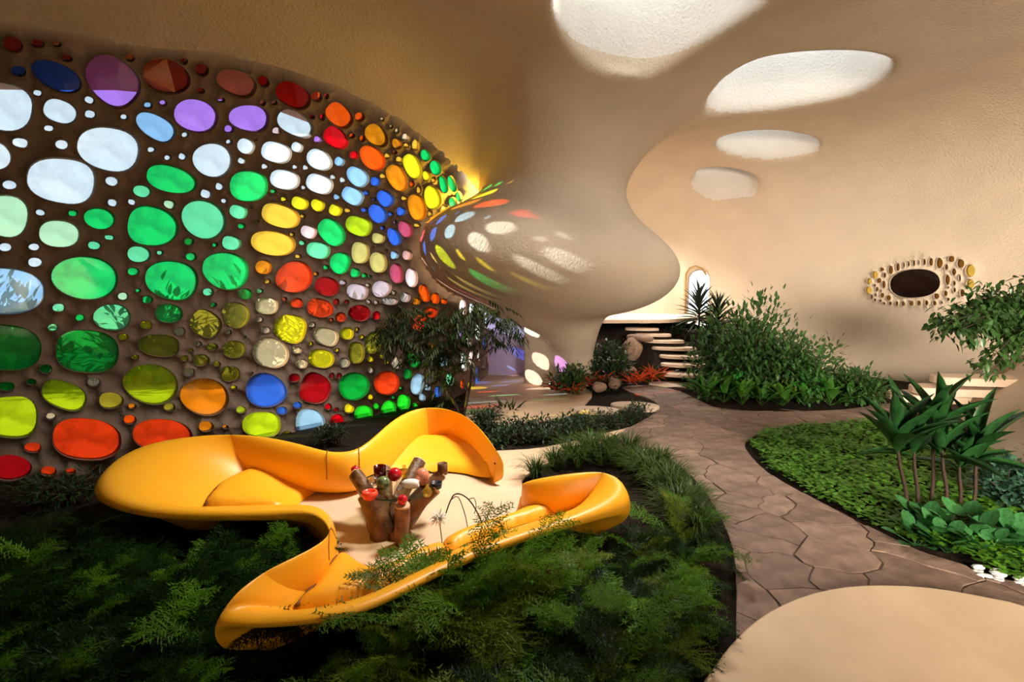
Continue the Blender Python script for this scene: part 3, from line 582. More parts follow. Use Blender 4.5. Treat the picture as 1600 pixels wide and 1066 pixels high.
# ridge px,py,z | inner foot px,py,z | bulge, underside z, shift
SEC = [(784, 716, .30, 776, 730, .22, .04, .05, 0), (768, 691, .44, 757, 707, .28, .08, .03, 0), (740, 656, .56, 725, 687, .29, .11, .03, 0), (705, 638, .61, 690, 685, .3, .12, .03, 0), (660, 634, .61, 640, 687, .3, .12, .03, 0), (620, 650, .59, 602, 697, .3, .12, .03, 0),
       (588, 681, .53, 577, 712, .28, .1, .03, 0), (560, 701, .47, 562, 738, .06, .1, .03, 0), (536, 706, .46, 538, 747, .0, .1, .03, 0), (512, 705, .47, 517, 748, .03, .1, .03, 0),
       (482, 697, .51, 502, 737, .26, .1, .03, 0), (432, 684, .57, 460, 728, .28, .12, .03, 0), (372, 677, .60, 412, 733, .28, .12, .03, 0), (302, 679, .60, 366, 749, .28, .13, .03, 0), (232, 690, .58, 338, 768, .28, .15, .1, .3), (180, 709, .54, 326, 784, .28, .15, .22, .8),
       (148, 738, .50, 321, 791, .28, .14, .28, 1), (148, 764, .44, 322, 793, .28, .12, .30, 1), (183, 784, .40, 325, 795, .28, .09, .30, 1), (240, 795, .38, 335, 797, .28, .06, .29, .6), (310, 798, .37, 352, 791, .28, .05, .285, .3), (400, 797, .37, 412, 788, .27, .05, .285, 0),
       (458, 795, .38, 464, 787, .22, .05, .29, 0), (488, 799, .40, 496, 790, .1, .05, .29, 0), (508, 812, .42, 519, 806, .0, .06, .26, 0), (518, 832, .44, 528, 846, .0, .07, .15, 0), (498, 850, .46, 527, 872, .2, .07, .1, 0), (455, 872, .47, 519, 882, .27, .08, .1, 0),
       (408, 894, .47, 501, 905, .28, .09, .1, .2), (362, 925, .46, 481, 930, .28, .1, .1, .5), (336, 952, .42, 466, 947, .28, .1, .14, 1), (337, 964, .37, 463, 951, .28, .08, .28, 1), (383, 968, .36, 465, 953, .28, .06, .30, .8), (445, 963, .36, 485, 953, .28, .05, .30, .4),
       (512, 954, .36, 517, 946, .27, .045, .305, 0), (562, 942, .36, 562, 934, .26, .045, .305, 0), (622, 917, .36, 616, 908, .26, .045, .30, 0), (682, 886, .36, 672, 874, .26, .045, .30, 0), (742, 858, .37, 735, 846, .26, .05, .30, 0), (802, 836, .38, 796, 825, .26, .05, .31, 0),
       (852, 820, .40, 842, 811, .27, .05, .33, 0), (905, 803, .43, 876, 801, .28, .06, .34, .3), (955, 786, .46, 885, 799, .28, .08, .33, .8), (985, 768, .49, 887, 797, .28, .11, .26, 1), (980, 748, .53, 884, 794, .28, .1, .1, .8), (950, 736, .55, 875, 788, .28, .1, .05, .3),
       (908, 737, .54, 860, 780, .28, .1, .03, 0), (862, 744, .50, 840, 775, .28, .1, .03, 0), (826, 751, .43, 822, 773, .27, .08, .03, 0), (815, 757, .36, 814, 774, .25, .03, .05, 0)]
prof = []
for (rx, ry, rz, ix, iy, iz, b, zb, sh) in SEC:
    iz = min(iz, .20)
    R = G(rx, ry, rz); I = G(ix, iy, iz); u = (R-I)[:2]; u = u/(np.linalg.norm(u)+1e-6)
    R = R.copy(); R[:2] -= u*b*0.85*sh
    def q(off, z): return [R[0]+u[0]*off, R[1]+u[1]*off, z]
    h = rz-zb; pts = [q((-0.62 if iz > .15 else -.2) if zb > .25 else -0.32 if zb > .1 else -0.10, 0.0), q(b*0.1, zb), q(b*0.75, zb+h*0.12), q(b, zb+h*0.40), q(b*0.85, zb+h*0.72), q(b*0.4, zb+h*0.94), q(-0.01, rz)]
    for t, zz in ((.2, .10), (.45, .36), (.75, .74), (1.0, 1.0)):
        p = R+(I-R)*t; p[2] = rz+(iz-rz)*zz; pts.append(list(p))
    p = I+0.0; p[:2] -= u*0.02; p[2] = max(0.0, iz-0.12); pts.append(list(p)); prof.append(pts)
prof = np.array(prof); sm = crom(prof.reshape(len(prof), -1), 4).reshape(-1, prof.shape[1], 3)
for _ in range(7): sm[1:-1] = .25*sm[:-2]+.5*sm[1:-1]+.25*sm[2:]
a, b = sm.shape[:2]
def loft(name, S_, mat, parent, caps=True):
    a, b = S_.shape[:2]; F = [(i*b+j, i*b+j+1, (i+1)*b+j+1, (i+1)*b+j) for i in range(a-1) for j in range(b-1)]
    if caps: F += [tuple(range(b))[::-1], tuple((a-1)*b+j for j in range(b))]
    o = make(name, L(S_.reshape(-1, 3)), F, mat, parent); m = o.modifiers.new('s', 'SUBSURF'); m.levels = m.render_levels = 1; return o
loft('backrest', sm, M_yellow, sofa)
def cushion(name, bnd, mat, parent, bulge=0.085, r=0.12, step=0.04):
    """an upholstered patch: height interpolates its rim and swells towards the middle"""
    B = np.array([G(x, y, min(z, .19)) for x, y, z in bnd]); B = crom(B, 4, True); p = B[:, :2]; n = len(B)
    mn, mx = p.min(0), p.max(0); gx_, gy_ = [q.ravel() for q in np.meshgrid(np.arange(mn[0], mx[0], step), np.arange(mn[1], mx[1], step))]
    ok = inpoly(gx_, gy_, p) & (polydist(gx_, gy_, p) > step*0.5); I = np.c_[gx_[ok], gy_[ok]]
    vo, eo, fo, *_ = geometry.delaunay_2d_cdt([Vector(v) for v in np.vstack([p, I])], [(i, (i+1) % n) for i in range(n)], [], 1, 1e-5)
    P2 = np.array([tuple(v) for v in vo]); d = polydist(P2[:, 0], P2[:, 1], p)
    w = 1/(((P2[:, None]-p[None])**2).sum(-1)+1e-5)**1.5; z = (w*B[None, :, 2]).sum(1)/w.sum(1)
    t = np.clip(d/r, 0, 1); z = z+bulge*np.sqrt(1-(1-t)**2)
    return make(name, L(np.c_[P2, z]), [tuple(f) for f in fo], mat, parent)
cA = [(322, 793, .24), (330, 776, .24), (350, 757, .24), (385, 741, .24), (420, 730, .24), (460, 729, .24), (500, 738, .22), (517, 750, .02), (498, 766, .01), (480, 777, .01), (468, 787, .01), (466, 800, .02), (440, 797, .24), (380, 799, .24)]
cB = [(560, 745, .02), (566, 730, .14), (577, 713, .26), (602, 698, .26), (640, 688, .26), (690, 686, .26), (725, 688, .26), (757, 708, .25), (776, 730, .2), (782, 736, .06), (768, 746, .04), (748, 745, .03), (725, 740, .02), (690, 737, .02), (640, 740, .02), (600, 744, .02)]
cD = [(463, 952, .24), (481, 931, .24), (501, 906, .24), (519, 883, .24), (528, 874, .16), (533, 884, .02), (560, 893, .02), (602, 898, .02), (640, 876, .02), (690, 856, .05), (700, 868, .22), (672, 878, .22), (616, 910, .22), (562, 936, .22), (517, 948, .24)]
cC = [(814, 775, .22), (840, 775, .24), (860, 781, .24), (875, 789, .24), (885, 798, .24), (876, 801, .24), (842, 812, .24), (796, 826, .23), (735, 847, .22), (700, 862, .22), (692, 850, .04), (740, 832, .02), (785, 820, .02), (808, 803, .02), (814, 790, .05)]
for c in (cA, cB, cD, cC): cushion('seat', c, M_yellow, sofa)
for px_ in ([(322, 793), (330, 776), (350, 757), (385, 741), (420, 730), (460, 729), (500, 738)], [(566, 724), (577, 713), (602, 698), (640, 688), (690, 686), (725, 688), (757, 708), (774, 728)], [(463, 952), (481, 931), (501, 906), (519, 883), (527, 874)], [(816, 775), (840, 775), (860, 781), (875, 789), (885, 798)]):
    make('crease', *tube(crom(np.array([L(G(x, y, .195)) for x, y in px_])+np.array([0, 0, .022]), 4), .012, 6), M_seam, sofa)
for k in (7*4, 9*4, 4*4+9*4+14*4-8):   # stitched seams across the back
    if k < len(sm): make('seam', *tube(L(sm[k, 3:11])+np.array([0, 0, 0.002]), 0.0035, 5), M_seam, sofa)

# ------------------------------------------------------------------ table of root wood and the things on it
TB = G(612, 838, 0.0); tab = empty('root_table', TB, 'low table of upright root wood limbs holding a round glass top', 'table')
def limb(bx, by, tx, ty, tz, r0, r1, bend=0.05, name='limb'):
    a = G(bx, by, 0)-TB; b = G(tx, ty, tz)-TB; a[2] = 0
    pts = []
    for i in range(9):
        t = i/8; p = a+(b-a)*np.array([t**1.7, t**1.7, t]); pts.append(p)
    rad = [r0+(r1-r0)*(i/8)**0.8 for i in range(9)]
    V, F = tube(pts, rad, 14, True, 0.07); o = make(name, V, F[:-1], M_wood, tab)
    d = (pts[-1]-pts[-2]); d /= np.linalg.norm(d); n = 14; ring = V[-n:]
    c = pts[-1]; Vt = np.vstack([ring, c+(ring-c)*0.93+d*0.012, [c+d*0.012]]); Ft = [(i, (i+1) % n, n+(i+1) % n, n+i) for i in range(n)]+[(n+i, n+(i+1) % n, 2*n) for i in range(n)]
    make('cut_face', Vt, Ft, M_cut, o, smooth=False); return c+d*0.012+TB
GZ = 0.36
tops = [limb(600, 835, 556, 741, 0.42, .085, .062), limb(598, 838, 577, 772, 0.335, .11, .10), limb(628, 850, 629, 790, 0.35, .055, .062), limb(625, 838, 680, 764, 0.38, .10, .055), limb(618, 832, 690, 742, 0.42, .08, .05), limb(612, 826, 655, 722, 0.44, .075, .062), limb(604, 826, 600, 735, 0.34, .08, .07)]
ctr = G(625, 757, GZ); V, F = lathe([(1e-4, 0), (.355, 0), (.362, .004), (.362, .010), (.355, .014), (1e-4, .014)], 56); make('glass_top', V, F, M_top_glass, tab, ctr-TB)
V, F = lathe([(.3615, -.001), (.3655, .003), (.3655, .011), (.3615, .015)], 56); make('glass_edge', V, F[:-2], pmat('glass_rim', (0.03, 0.05, 0.04), 0.1, 0.1), tab, ctr-TB)
zt = GZ+0.0145
def deco(name, V, F, mat, loc, label, cat, smooth=True):
    o = make(name, V, F, mat, None, loc, smooth); return tag(o, label, cat)
def on(px, py): return G(px, py, zt)
def apple(r): return lathe([(1e-4, .08*r), (.35*r, -.02*r), (.75*r, .2*r), (1.0*r, .85*r), (.95*r, 1.25*r), (.6*r, 1.7*r), (.2*r, 1.78*r), (1e-4, 1.6*r)], 18)
for k, lab in ((0, 'small red apple-shaped ball on the far left limb of the table'), (2, 'shiny red ball on the front limb of the table')):
    V, F = apple(0.042 if k == 2 else 0.038); o = deco('red_fruit', V, F, M_red, tops[k], lab, 'ornament')
    make('stem', *tube([(0, 0, .066), (.004, .002, .082)], .003, 5), M_bark, o)
deco('red_glass_ball', *ball((0, 0, .062), .062), M_red, on(617, 752), 'large glossy dark red ball standing on the glass top', 'ornament')
deco('red_tumbler', *lathe([(1e-4, .0), (.05, 0), (.055, .14), (.050, .14), (.045, .02), (1e-4, .015)], 24), M_dark_red_glass, on(594, 752), 'tall dark red glass tumbler at the back of the glass top', 'glass')
deco('marbled_ball', *ball((0, 0, .058), .058), M_greenball, on(599, 765), 'dark green marbled ball in front of the red tumbler', 'ornament')
V, F = lathe([(1e-4, 0), (.02, .002), (.036, .03), (.044, .07), (.042, .12), (.03, .15), (.018, .152), (1e-4, .10)], 18); V = np.stack([V[:, 2]-.07, V[:, 0], V[:, 1]+.044], -1)
deco('ivory_shell', V, F, M_shell, on(640, 764), 'ivory white cone shell lying on the glass top', 'shell')
deco('peach_ball', *ball((0, 0, .07), .07, sq=(.9, .9, 1.1)), M_peach, on(660, 757), 'peach coloured speckled ball at the right of the glass top', 'ornament')
deco('coral_bowl', *lathe([(1e-4, 0), (.05, 0), (.068, .035), (.06, .062), (.048, .066), (.044, .05), (1e-4, .03)], 24), M_coral, on(578, 779), 'coral red rounded candle bowl at the left edge of the glass top', 'bowl')
for (x, y, h, mat, lab) in ((632, 745, .11, M_amber_glass, 'amber glass bottle behind the ivory shell'), (668, 775, .10, M_amber_glass, 'amber glass bottle at the right edge of the glass top'), (622, 775, .13, M_clear, 'clear cut-glass decanter near the middle of the glass top'), (584, 760, .09, M_clear, 'pale green-tinged glass ball at the left of the glass top')):
    deco('glass_bottle' if h > .095 else 'glass_ball', *(lathe([(1e-4, 0), (.03, 0), (.038, .3*h), (.032, .6*h), (.014, .78*h), (.014, .95*h), (.018, h), (1e-4, h)], 18) if h > .095 else ball((0, 0, .045), .045)), mat, on(x, y), lab, 'ornament')
V, F = lathe([(.046, 0), (.046, .10), (.04, .10), (.036, .02), (1e-4, .02)], 18); deco('wooden_cup', V, F, M_wood, tops[4], 'hollow wooden cup on the right hand limb of the table', 'cup')
deco('dark_cup', *lathe([(1e-4, 0), (.045, 0), (.052, .05), (.046, .05), (.04, .012), (1e-4, .01)], 18), M_black, tops[3], 'small dark cup on the low right limb of the table', 'cup')
# twig sculpture and white flower head beside the table
tw = empty('dry_twig', G(757, 860, 0), 'dark bent dry twig arching up out of the ferns before the sofa', 'twig')
tp = [G(757, 860, 0), at(757, 845, 3.9), at(752, 815, 3.9), at(738, 788, 3.9), at(725, 775, 3.9), at(712, 772, 3.9), at(704, 782, 3.9), at(694, 810, 3.9)]
make('stem', *tube(crom(np.array(tp), 3)-np.array(tw.location), .006, 6), M_black, tw)
make('stem', *tube(crom(np.array([at(704, 782, 3.9), at(716, 777, 3.92), at(728, 810, 3.9), at(733, 845, 3.9)]), 3)-np.array(tw.location), .004, 6), M_black, tw)
make('stem', *tube(crom(np.array([at(733, 780, 3.9), at(741, 779, 3.9), at(744, 792, 3.9), at(741, 803, 3.9)]), 3)-np.array(tw.location), .0035, 6), M_black, tw)

# ------------------------------------------------------------------ plants
def frame(dirs, up=(0, 0, 1), roll=None):
    d = dirs/(np.linalg.norm(dirs, axis=1, keepdims=True)+1e-9); u = np.broadcast_to(np.array(up, float), d.shape)
    x = np.cross(d, u); ln = np.linalg.norm(x, axis=1, keepdims=True); x = np.where(ln < 1e-3, np.array([1.0, 0, 0]), x/(ln+1e-9)); z = np.cross(x, d)
    if roll is not None:
        c, s = np.cos(roll)[:, None], np.sin(roll)[:, None]; x, z = x*c+z*s, z*c-x*s
    return np.stack([x, d, z], -1)   # columns: width, length, normal
def inst(Vt, Ft, M, T, sc):
    sc = np.broadcast_to(np.asarray(sc, float).reshape(-1, 1) if np.ndim(sc) < 2 else sc, (len(T), 1 if np.ndim(sc) < 2 else 3))
    V = np.einsum('nij,nkj->nki', M, Vt[None]*sc[:, None, :])+T[:, None, :]
    F = Ft[None]+(np.arange(len(T))*len(Vt))[:, None, None]; return V.reshape(-1, 3), F.reshape(-1, Ft.shape[1])
def leaf_tpl(w=0.4, rows=2, droop=0.15, fold=0.06, pw=0.9):
    V = []; F = []
    for i in range(rows+1):
        t = i/rows; ww = w*0.5*(math.sin(PI*min(1, t**0.8))**pw if 0 < i < rows else 0.02)
        z = -droop*t*t
        V += [(-ww, t, z+fold*ww/w*2), (0, t, z), (ww, t, z+fold*ww/w*2)]
    for i in range(rows):
        a = i*3; F += [(a, a+1, a+4), (a, a+4, a+3), (a+1, a+2, a+5), (a+1, a+5, a+4)]
    return np.array(V), np.array(F)
LT3 = leaf_tpl(0.42, 3); LT_L = leaf_tpl(0.22, 3, 0.25); LT_R = leaf_tpl(0.75, 3, 0.1)
def rdirs(n, zlo=-0.3, zhi=1.0):
    a = RNG.random(n)*2*PI; z = zlo+(zhi-zlo)*RNG.random(n); r = np.sqrt(np.maximum(0, 1-z*z)); return np.stack([r*np.cos(a), r*np.sin(a), z], -1)
def in_region(poly_px, z, n, mind):
    P = gpoly(poly_px, z)[:, :2]; mn, mx = P.min(0), P.max(0); out = []
    for _ in range(n*40):
        p = mn+RNG.random(2)*(mx-mn)
        if len(out) >= n: break
        if not inpoly(p[None, 0], p[None, 1], P)[0]: continue
        if all((p-q)@(p-q) > mind*mind for q in out): out.append(p)
    return out
# feathery asparagus fern frond: arching stem, side sprays, fine needles
def frond_mesh(name, seed, mat, length=0.55, arch=0.5, width=0.30):
    r = np.random.default_rng(seed); pts = []; nst = 26
    for i in range(nst+1):
        t = i/nst; pts.append((0.03*math.sin(3*t+seed), length*t*(1-0.12*t), length*(0.75*t-arch*1.45*t*t)))
    pts = np.array(pts); Vs = []; Fs = []; n0 = 0
    V, F = tube(pts[::2], np.linspace(.0035, .001, len(pts[::2])), 3, False); Vs.append(V); F3 = []
    for f in F: F3 += [(f[0], f[1], f[2]), (f[0], f[2], f[3])]
    Fs.append(np.array(F3)); n0 += len(V)
    ndl = np.array([(-.5, 0, 0), (.5, 0, 0), (0, 1, 0)]); ndf = np.array([(0, 1, 2)])
    D = []; T = []; Ls = []
    for i in range(3, nst+1):
        t = i/nst; env = math.sin(PI*min(1, 0.15+0.85*(1-t)**0.8))**0.7*(0.35+0.65*min(1, t*4)); tang = pts[i]-pts[i-1]; tang /= np.linalg.norm(tang)
        for sd in (-1, 1):
            bl = width*0.55*env*(0.8+0.4*r.random()); bd = tang*0.75+np.array([sd*0.85, 0, 0.10*r.normal()-0.05]); bd /= np.linalg.norm(bd)
            D.append(bd); T.append(pts[i]); Ls.append((0.006, bl))
            k = max(3, int(bl/0.021))
            for j in range(k):
                s = (j+0.6)/k; p = pts[i]+bd*bl*s
                for s2 in (-1, 1):
                    if r.random() < 0.2: continue
                    nd = bd*(0.5+0.6*r.random())+np.cross(bd, [0, 0, 1])*s2*0.75+np.array([0, 0, r.normal()*0.45]); D.append(nd/np.linalg.norm(nd)); T.append(p); Ls.append((0.0085, (0.056*(1-s*0.6))*(0.45+0.9*r.random())))
    D = np.array(D); T = np.array(T); Ls = np.array(Ls); sc = np.stack([Ls[:, 0], Ls[:, 1], Ls[:, 1]], -1)
    V, F = inst(ndl, ndf, frame(D), T, sc); Vs.append(V); Fs.append(F+n0)
    return mesh_data(name, np.vstack(Vs), np.vstack(Fs), True, mat)
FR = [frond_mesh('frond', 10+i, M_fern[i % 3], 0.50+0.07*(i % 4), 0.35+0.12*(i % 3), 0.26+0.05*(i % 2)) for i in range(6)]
def fern(name, p, n, scale, label, group, lean=0.0, bias=None, kinds=(0, 1, 2, 3, 4, 5), z0=-0.02):
    e = empty(name, (p[0], p[1], z0), label, 'fern', group)
    for i in range(n):
        o = obj('frond', FR[random.choice(kinds)], e); a = 2*PI*(i+random.random()*0.7)/n
        if bias is not None and random.random() < 0.6: a = bias+random.gauss(0, 0.6)
        o.rotation_euler = (random.uniform(-0.15, 0.55), random.uniform(-.3, .3), a); s = scale*random.uniform(0.75, 1.2); o.scale = (s, s, s); o.location = (random.uniform(-.04, .04), random.uniform(-.04, .04), 0)
    return e
FL = [(-100, 880), (100, 888), (180, 897), (310, 912), (440, 912), (465, 922), (430, 965), (375, 1008), (320, 1050), (275, 1085), (255, 1140), (290, 1260), (-250, 1260)]
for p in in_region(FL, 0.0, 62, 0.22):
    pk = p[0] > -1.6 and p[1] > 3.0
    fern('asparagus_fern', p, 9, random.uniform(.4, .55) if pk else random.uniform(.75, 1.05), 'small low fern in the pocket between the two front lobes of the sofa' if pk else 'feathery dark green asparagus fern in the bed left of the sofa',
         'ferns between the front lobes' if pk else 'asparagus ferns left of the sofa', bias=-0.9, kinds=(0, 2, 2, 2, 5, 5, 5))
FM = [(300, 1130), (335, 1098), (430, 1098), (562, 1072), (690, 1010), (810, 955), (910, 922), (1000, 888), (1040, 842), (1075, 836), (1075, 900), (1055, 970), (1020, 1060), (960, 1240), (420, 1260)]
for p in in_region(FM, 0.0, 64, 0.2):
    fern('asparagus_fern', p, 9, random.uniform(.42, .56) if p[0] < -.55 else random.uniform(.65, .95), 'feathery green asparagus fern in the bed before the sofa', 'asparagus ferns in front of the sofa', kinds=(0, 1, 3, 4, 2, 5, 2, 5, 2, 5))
for i, (x, y, z, sc) in enumerate([(600, 928, .35, .62), (640, 910, .35, .85), (672, 892, .35, 1.05), (700, 880, .35, 1.2), (735, 863, .36, 1.1), (775, 848, .36, 1.0), (812, 836, .37, .92), (845, 826, .38, .85), (885, 812, .4, .7)]):
    p = G(x, y, z); e = fern('asparagus_fern', (p[0]+.03, p[1]-.2), 8, sc, 'tall upright asparagus fern veiling the front rim of the sofa', 'tall ferns along the front rim', kinds=(0, 1, 3, 4))
    for o in e.children: o.rotation_euler.x = random.uniform(.25, .75)
fw = at(686, 806, 3.75); fe = empty('white_flower', (fw[0], fw[1], -.02), 'fluffy white flower head on a thin stem between table and ferns', 'flower')
make('stem', *tube([(0, 0, 0), (.02, 0, fw[2]*.5), (0, 0, fw[2])], .004, 5), M_fern[0], fe)
V, F = inst(*leaf_tpl(.16, 2), frame(rdirs(110, -.6, 1)), np.tile([0, 0, fw[2]], (110, 1)), .06+.03*RNG.random(110)); make('petals', V, F, M_shell, fe)
# mondo grass clumps
def grass_mesh(name, seed, n=170, h=0.28, spread=0.24):
    r = np.random.default_rng(seed); V = []; F = []
    for i in range(n):
        a = r.random()*2*PI; L_ = h*(0.7+0.6*r.random()); o = np.array([math.cos(a), math.sin(a), 0]); b = o*0.05*r.random(); sp = spread*(0.5+r.random()); w = np.array([-o[1], o[0], 0])*0.0065
        k = len(V)
        for j in range(5):
            t = j/4; c = b+o*sp*t**1.4+np.array([0, 0, L_*(1.55*t-1.0*t*t)*1.2]); ww = w*(1-t*0.9); V += [c-ww, c+ww]
        for j in range(4): F.append((k+2*j, k+2*j+1, k+2*j+3, k+2*j+2))
    return mesh_data(name, np.array(V), np.array(F), True, M_grass)
GM = [grass_mesh('mondo_grass', s) for s in (1, 2, 3)]
for i, (x, y) in enumerate([(838, 752), (868, 735), (895, 724), (925, 718), (955, 714), (985, 718), (1012, 728), (1036, 742), (1056, 762), (1000, 742), (975, 730), (1030, 765), (1070, 790), (1015, 755), (940, 728), (1050, 785), (1085, 815), (905, 732), (1062, 825), (1095, 850)]):
    p = G(x, y, 0); o = obj('mondo_grass', GM[i % 3], None, (p[0], p[1]+.1, -.02)); o.rotation_euler = (0, 0, i*1.3); s = random.uniform(.95, 1.3); o.scale = (s, s, s)
    tag(o, 'clump of dark arching mondo grass behind the right lobe of the sofa', 'grass', 'mondo grass behind the sofa')
# ground cover
GC = [(1172, 696), (1192, 680), (1250, 669), (1340, 664), (1440, 662), (1520, 690), (1600, 740), (1720, 830), (1720, 955), (1600, 912), (1500, 878), (1430, 855), (1350, 816), (1280, 781), (1205, 738)]
P = gpoly(GC)[:, :2]; mn, mx = P.min(0), P.max(0); q = mn+RNG.random((60000, 2))*(mx-mn); q = q[inpoly(q[:, 0], q[:, 1], P)][:15000]
T = np.c_[q, 0.02+0.07*RNG.random(len(q))+0.03*np.sin(q[:, 0]*5)*np.sin(q[:, 1]*6)]; D = rdirs(len(q), -0.1, 0.45)
V, F = inst(*leaf_tpl(0.8, 2, 0.1), frame(D), T, 0.045+0.025*RNG.random(len(q)))
tag(make('ground_cover', V, F, M_cover), 'bright green low ground cover filling the bed right of the path', 'ground cover', kind='stuff')
# bushes
def bush(name, base, size, nstem, nleaf, ls, mat, tpl=LT3, label=None, cat='shrub', group=None, dome=True, zmin=0.05, up=0.5):
    e = empty(name, base, label, cat, group); sx, sy, sz = size; ends = []
    sm_ = MB()
    for i in range(nstem):
        d = rdirs(1, 0.25, 1.0)[0]*np.array(size)*(0.75+0.3*RNG.random()); m = d*0.5+np.array([0, 0, 0.12*sz])
        P_ = crom(np.array([[0, 0, 0], m*0.6, m, d]), 3); sm_.add(*tube(P_, np.linspace(0.012, 0.004, len(P_)), 4, False)); ends.append(P_)
    sm_.build('stem', M_bark, e)
    n = nleaf; T = []; D = []
    for i in range(n):
        P_ = ends[i % nstem]; t = 1-RNG.random()**1.6*0.8; k = min(len(P_)-2, int(t*(len(P_)-1))); c = P_[k]+(P_[k+1]-P_[k])*RNG.random()
        o = RNG.normal(size=3)*0.13*np.array([sx, sy, sz*0.8])+0; p = c+o; p[2] = max(zmin, p[2]); T.append(p); dd = o/(np.linalg.norm(o)+1e-6)+c/np.linalg.norm(np.array(size))*0.8+np.array([0, 0, up-0.35+0.3*RNG.normal()]); D.append(dd)
    V, F = inst(*tpl, frame(np.array(D)), np.array(T), ls*(0.7+0.6*RNG.random(n))); make('foliage', V, F, mat, e); return e
bush('leafy_shrub', G(1215, 636)+np.array([0, .9, 0]), (1.0, .8, 1.75), 40, 4600, .12, M_shrub, label='tallest dense green shrub against the pale wall, right of the stairs', zmin=.1)
bush('leafy_shrub', G(1295, 636)+np.array([0, .7, 0]), (.85, .7, 1.15), 34, 3400, .11, M_shrub, label='rounded green shrub right of the tallest one by the pale wall')
bush('leafy_shrub', G(1362, 634)+np.array([0, .4, 0]), (.6, .5, .62), 26, 1900, .10, M_shrub, label='low spreading green shrub at the right end of the hedge by the path')
bush('leafy_shrub', G(1165, 632)+np.array([0, 1.4, 0]), (.6, .6, 1.55), 26, 2000, .12, M_shrub, label='slim green shrub nearest the stairs behind the peace lilies')
# peace lilies: every leaf its own piece
def leaf_mesh(name, mat, w=0.34, rows=5, droop=0.35, fold=0.10, pw=0.75): return mesh_data(name, *leaf_tpl(w, rows, droop, fold, pw), True, mat)
LM_lily = leaf_mesh('leaf', M_lily); LM_broad = leaf_mesh('leaf', M_broad, 0.82, 6, 0.2, 0.06, 0.5); LM_drac = leaf_mesh('leaf', M_drac, 0.18, 7, 0.25, 0.10, 0.7); LM_ficus = leaf_mesh('leaf', M_ficus, 0.5, 3, 0.15, 0.06)
def rosette(name, base, n, ll, mesh, label, cat, group, stalk=0.0, tilt=(0.25, 1.1), matstalk=M_lily):
    e = empty(name, base, label, cat, group)
    for i in range(n):
        a = i*2.4+random.random()*.5; t = tilt[0]+(tilt[1]-tilt[0])*random.random(); o = obj('leaf', mesh, e); s = ll*random.uniform(.75, 1.2); o.scale = (s, s, s)
        el = PI/2-t; o.rotation_euler = (el, 0, a); d = np.array([-math.sin(a)*math.cos(el), math.cos(a)*math.cos(el), math.sin(el)])
        o.location = tuple(d*stalk*random.uniform(.6, 1.1))
    if stalk:
        m = MB()
        for o in e.children: m.add(*tube([(0, 0, 0), tuple(o.location)], .004, 4, False))
        m.build('stalk', matstalk, e)
    return e
ORD = ['first', 'second', 'third', 'fourth', 'fifth', 'sixth', 'seventh', 'eighth', 'ninth']
for row, xs_ in (('front', [(1112, 630), (1140, 632), (1170, 636), (1200, 637), (1235, 638), (1270, 637), (1310, 637), (1340, 634)]), ('rear', [(1100, 622), (1128, 618), (1155, 622), (1188, 624), (1222, 626), (1258, 627)])):
    for i, (x, y) in enumerate(xs_):
        p = G(x, y, 0); rosette('peace_lily', (p[0], p[1]+.25, -.02), 15, .34, LM_lily, '%s broad-leaved peace lily from the stairs in the %s row beside the path' % (ORD[i], row), 'plant', 'peace lilies along the path', stalk=.2, tilt=(.15, 1.15))
# cordylines on bare canes
for i, (x, y, tx, ty, n, ll, lab) in enumerate([(1418, 812, 1402, 695, 11, .58, 'cordyline with a bare cane, leftmost of the cluster in the right bed'), (1432, 808, 1428, 700, 9, .54, 'cordyline cane second from left in the right bed cluster'), (1452, 798, 1460, 668, 11, .58, 'tallest cordyline, in the middle of the right bed cluster'),
                                   (1478, 806, 1472, 700, 9, .50, 'cordyline in front of the tallest one in the right bed'), (1497, 802, 1500, 720, 10, .42, 'short slim cordyline right of the middle of the right bed cluster'), (1516, 806, 1528, 706, 11, .56, 'cordyline with a bare cane, rightmost of the cluster in the right bed')]):
    b = G(x, y, 0); Y = b[1]; t = at(tx, ty, Y); e = empty('cordyline', b, lab, 'plant', None); h = t-b
    make('cane', *tube(crom(np.array([(0, 0, -.02), h*.35+np.array([.02, 0, 0]), h*.7, h]), 3), np.linspace(.017, .012, 10), 7, True, .08), pmat('cane_bark', (.03, .013, .008), .8, .3, 30) if i == 0 else bpy.data.materials['cane_bark'], e)
    for k in range(n):
        o = obj('leaf', LM_drac, e); a = k*2.4+i; tl = 0.12+0.85*(k/n)**1.1+(0.5 if k == n-1 else 0); o.rotation_euler = (PI/2-tl, random.uniform(-.2, .2), a); s = ll*random.uniform(.8, 1.1); o.scale = (s*1.1, s, s); o.location = tuple(h+np.array([0, 0, -.10*k/n]))
# heart-leaved plants and bluish shrub in the right bed
for i, (x, y) in enumerate([(1432, 850), (1462, 842), (1492, 846), (1525, 850), (1556, 852), (1590, 858), (1445, 828), (1510, 832), (1575, 836), (1540, 866), (1478, 860)]):
    p = G(x, y, 0); rosette('heartleaf_plant', (p[0], p[1], -.02), 12, .15, LM_broad, 'low heart-leaved green plant at the foot of the cordylines', 'plant', 'heart-leaved plants in the right bed', stalk=.16, tilt=(.3, 1.2), matstalk=M_broad)
bush('bluish_shrub', G(1570, 790), (.42, .4, .45), 18, 900, .06, M_blue, LT_R, label='small-leaved bluish green shrub right of the cordylines')
bush('bluish_shrub', G(1630, 800), (.5, .4, .62), 18, 900, .06, M_blue, LT_R, label='small-leaved bluish shrub cut by the right edge of the view')
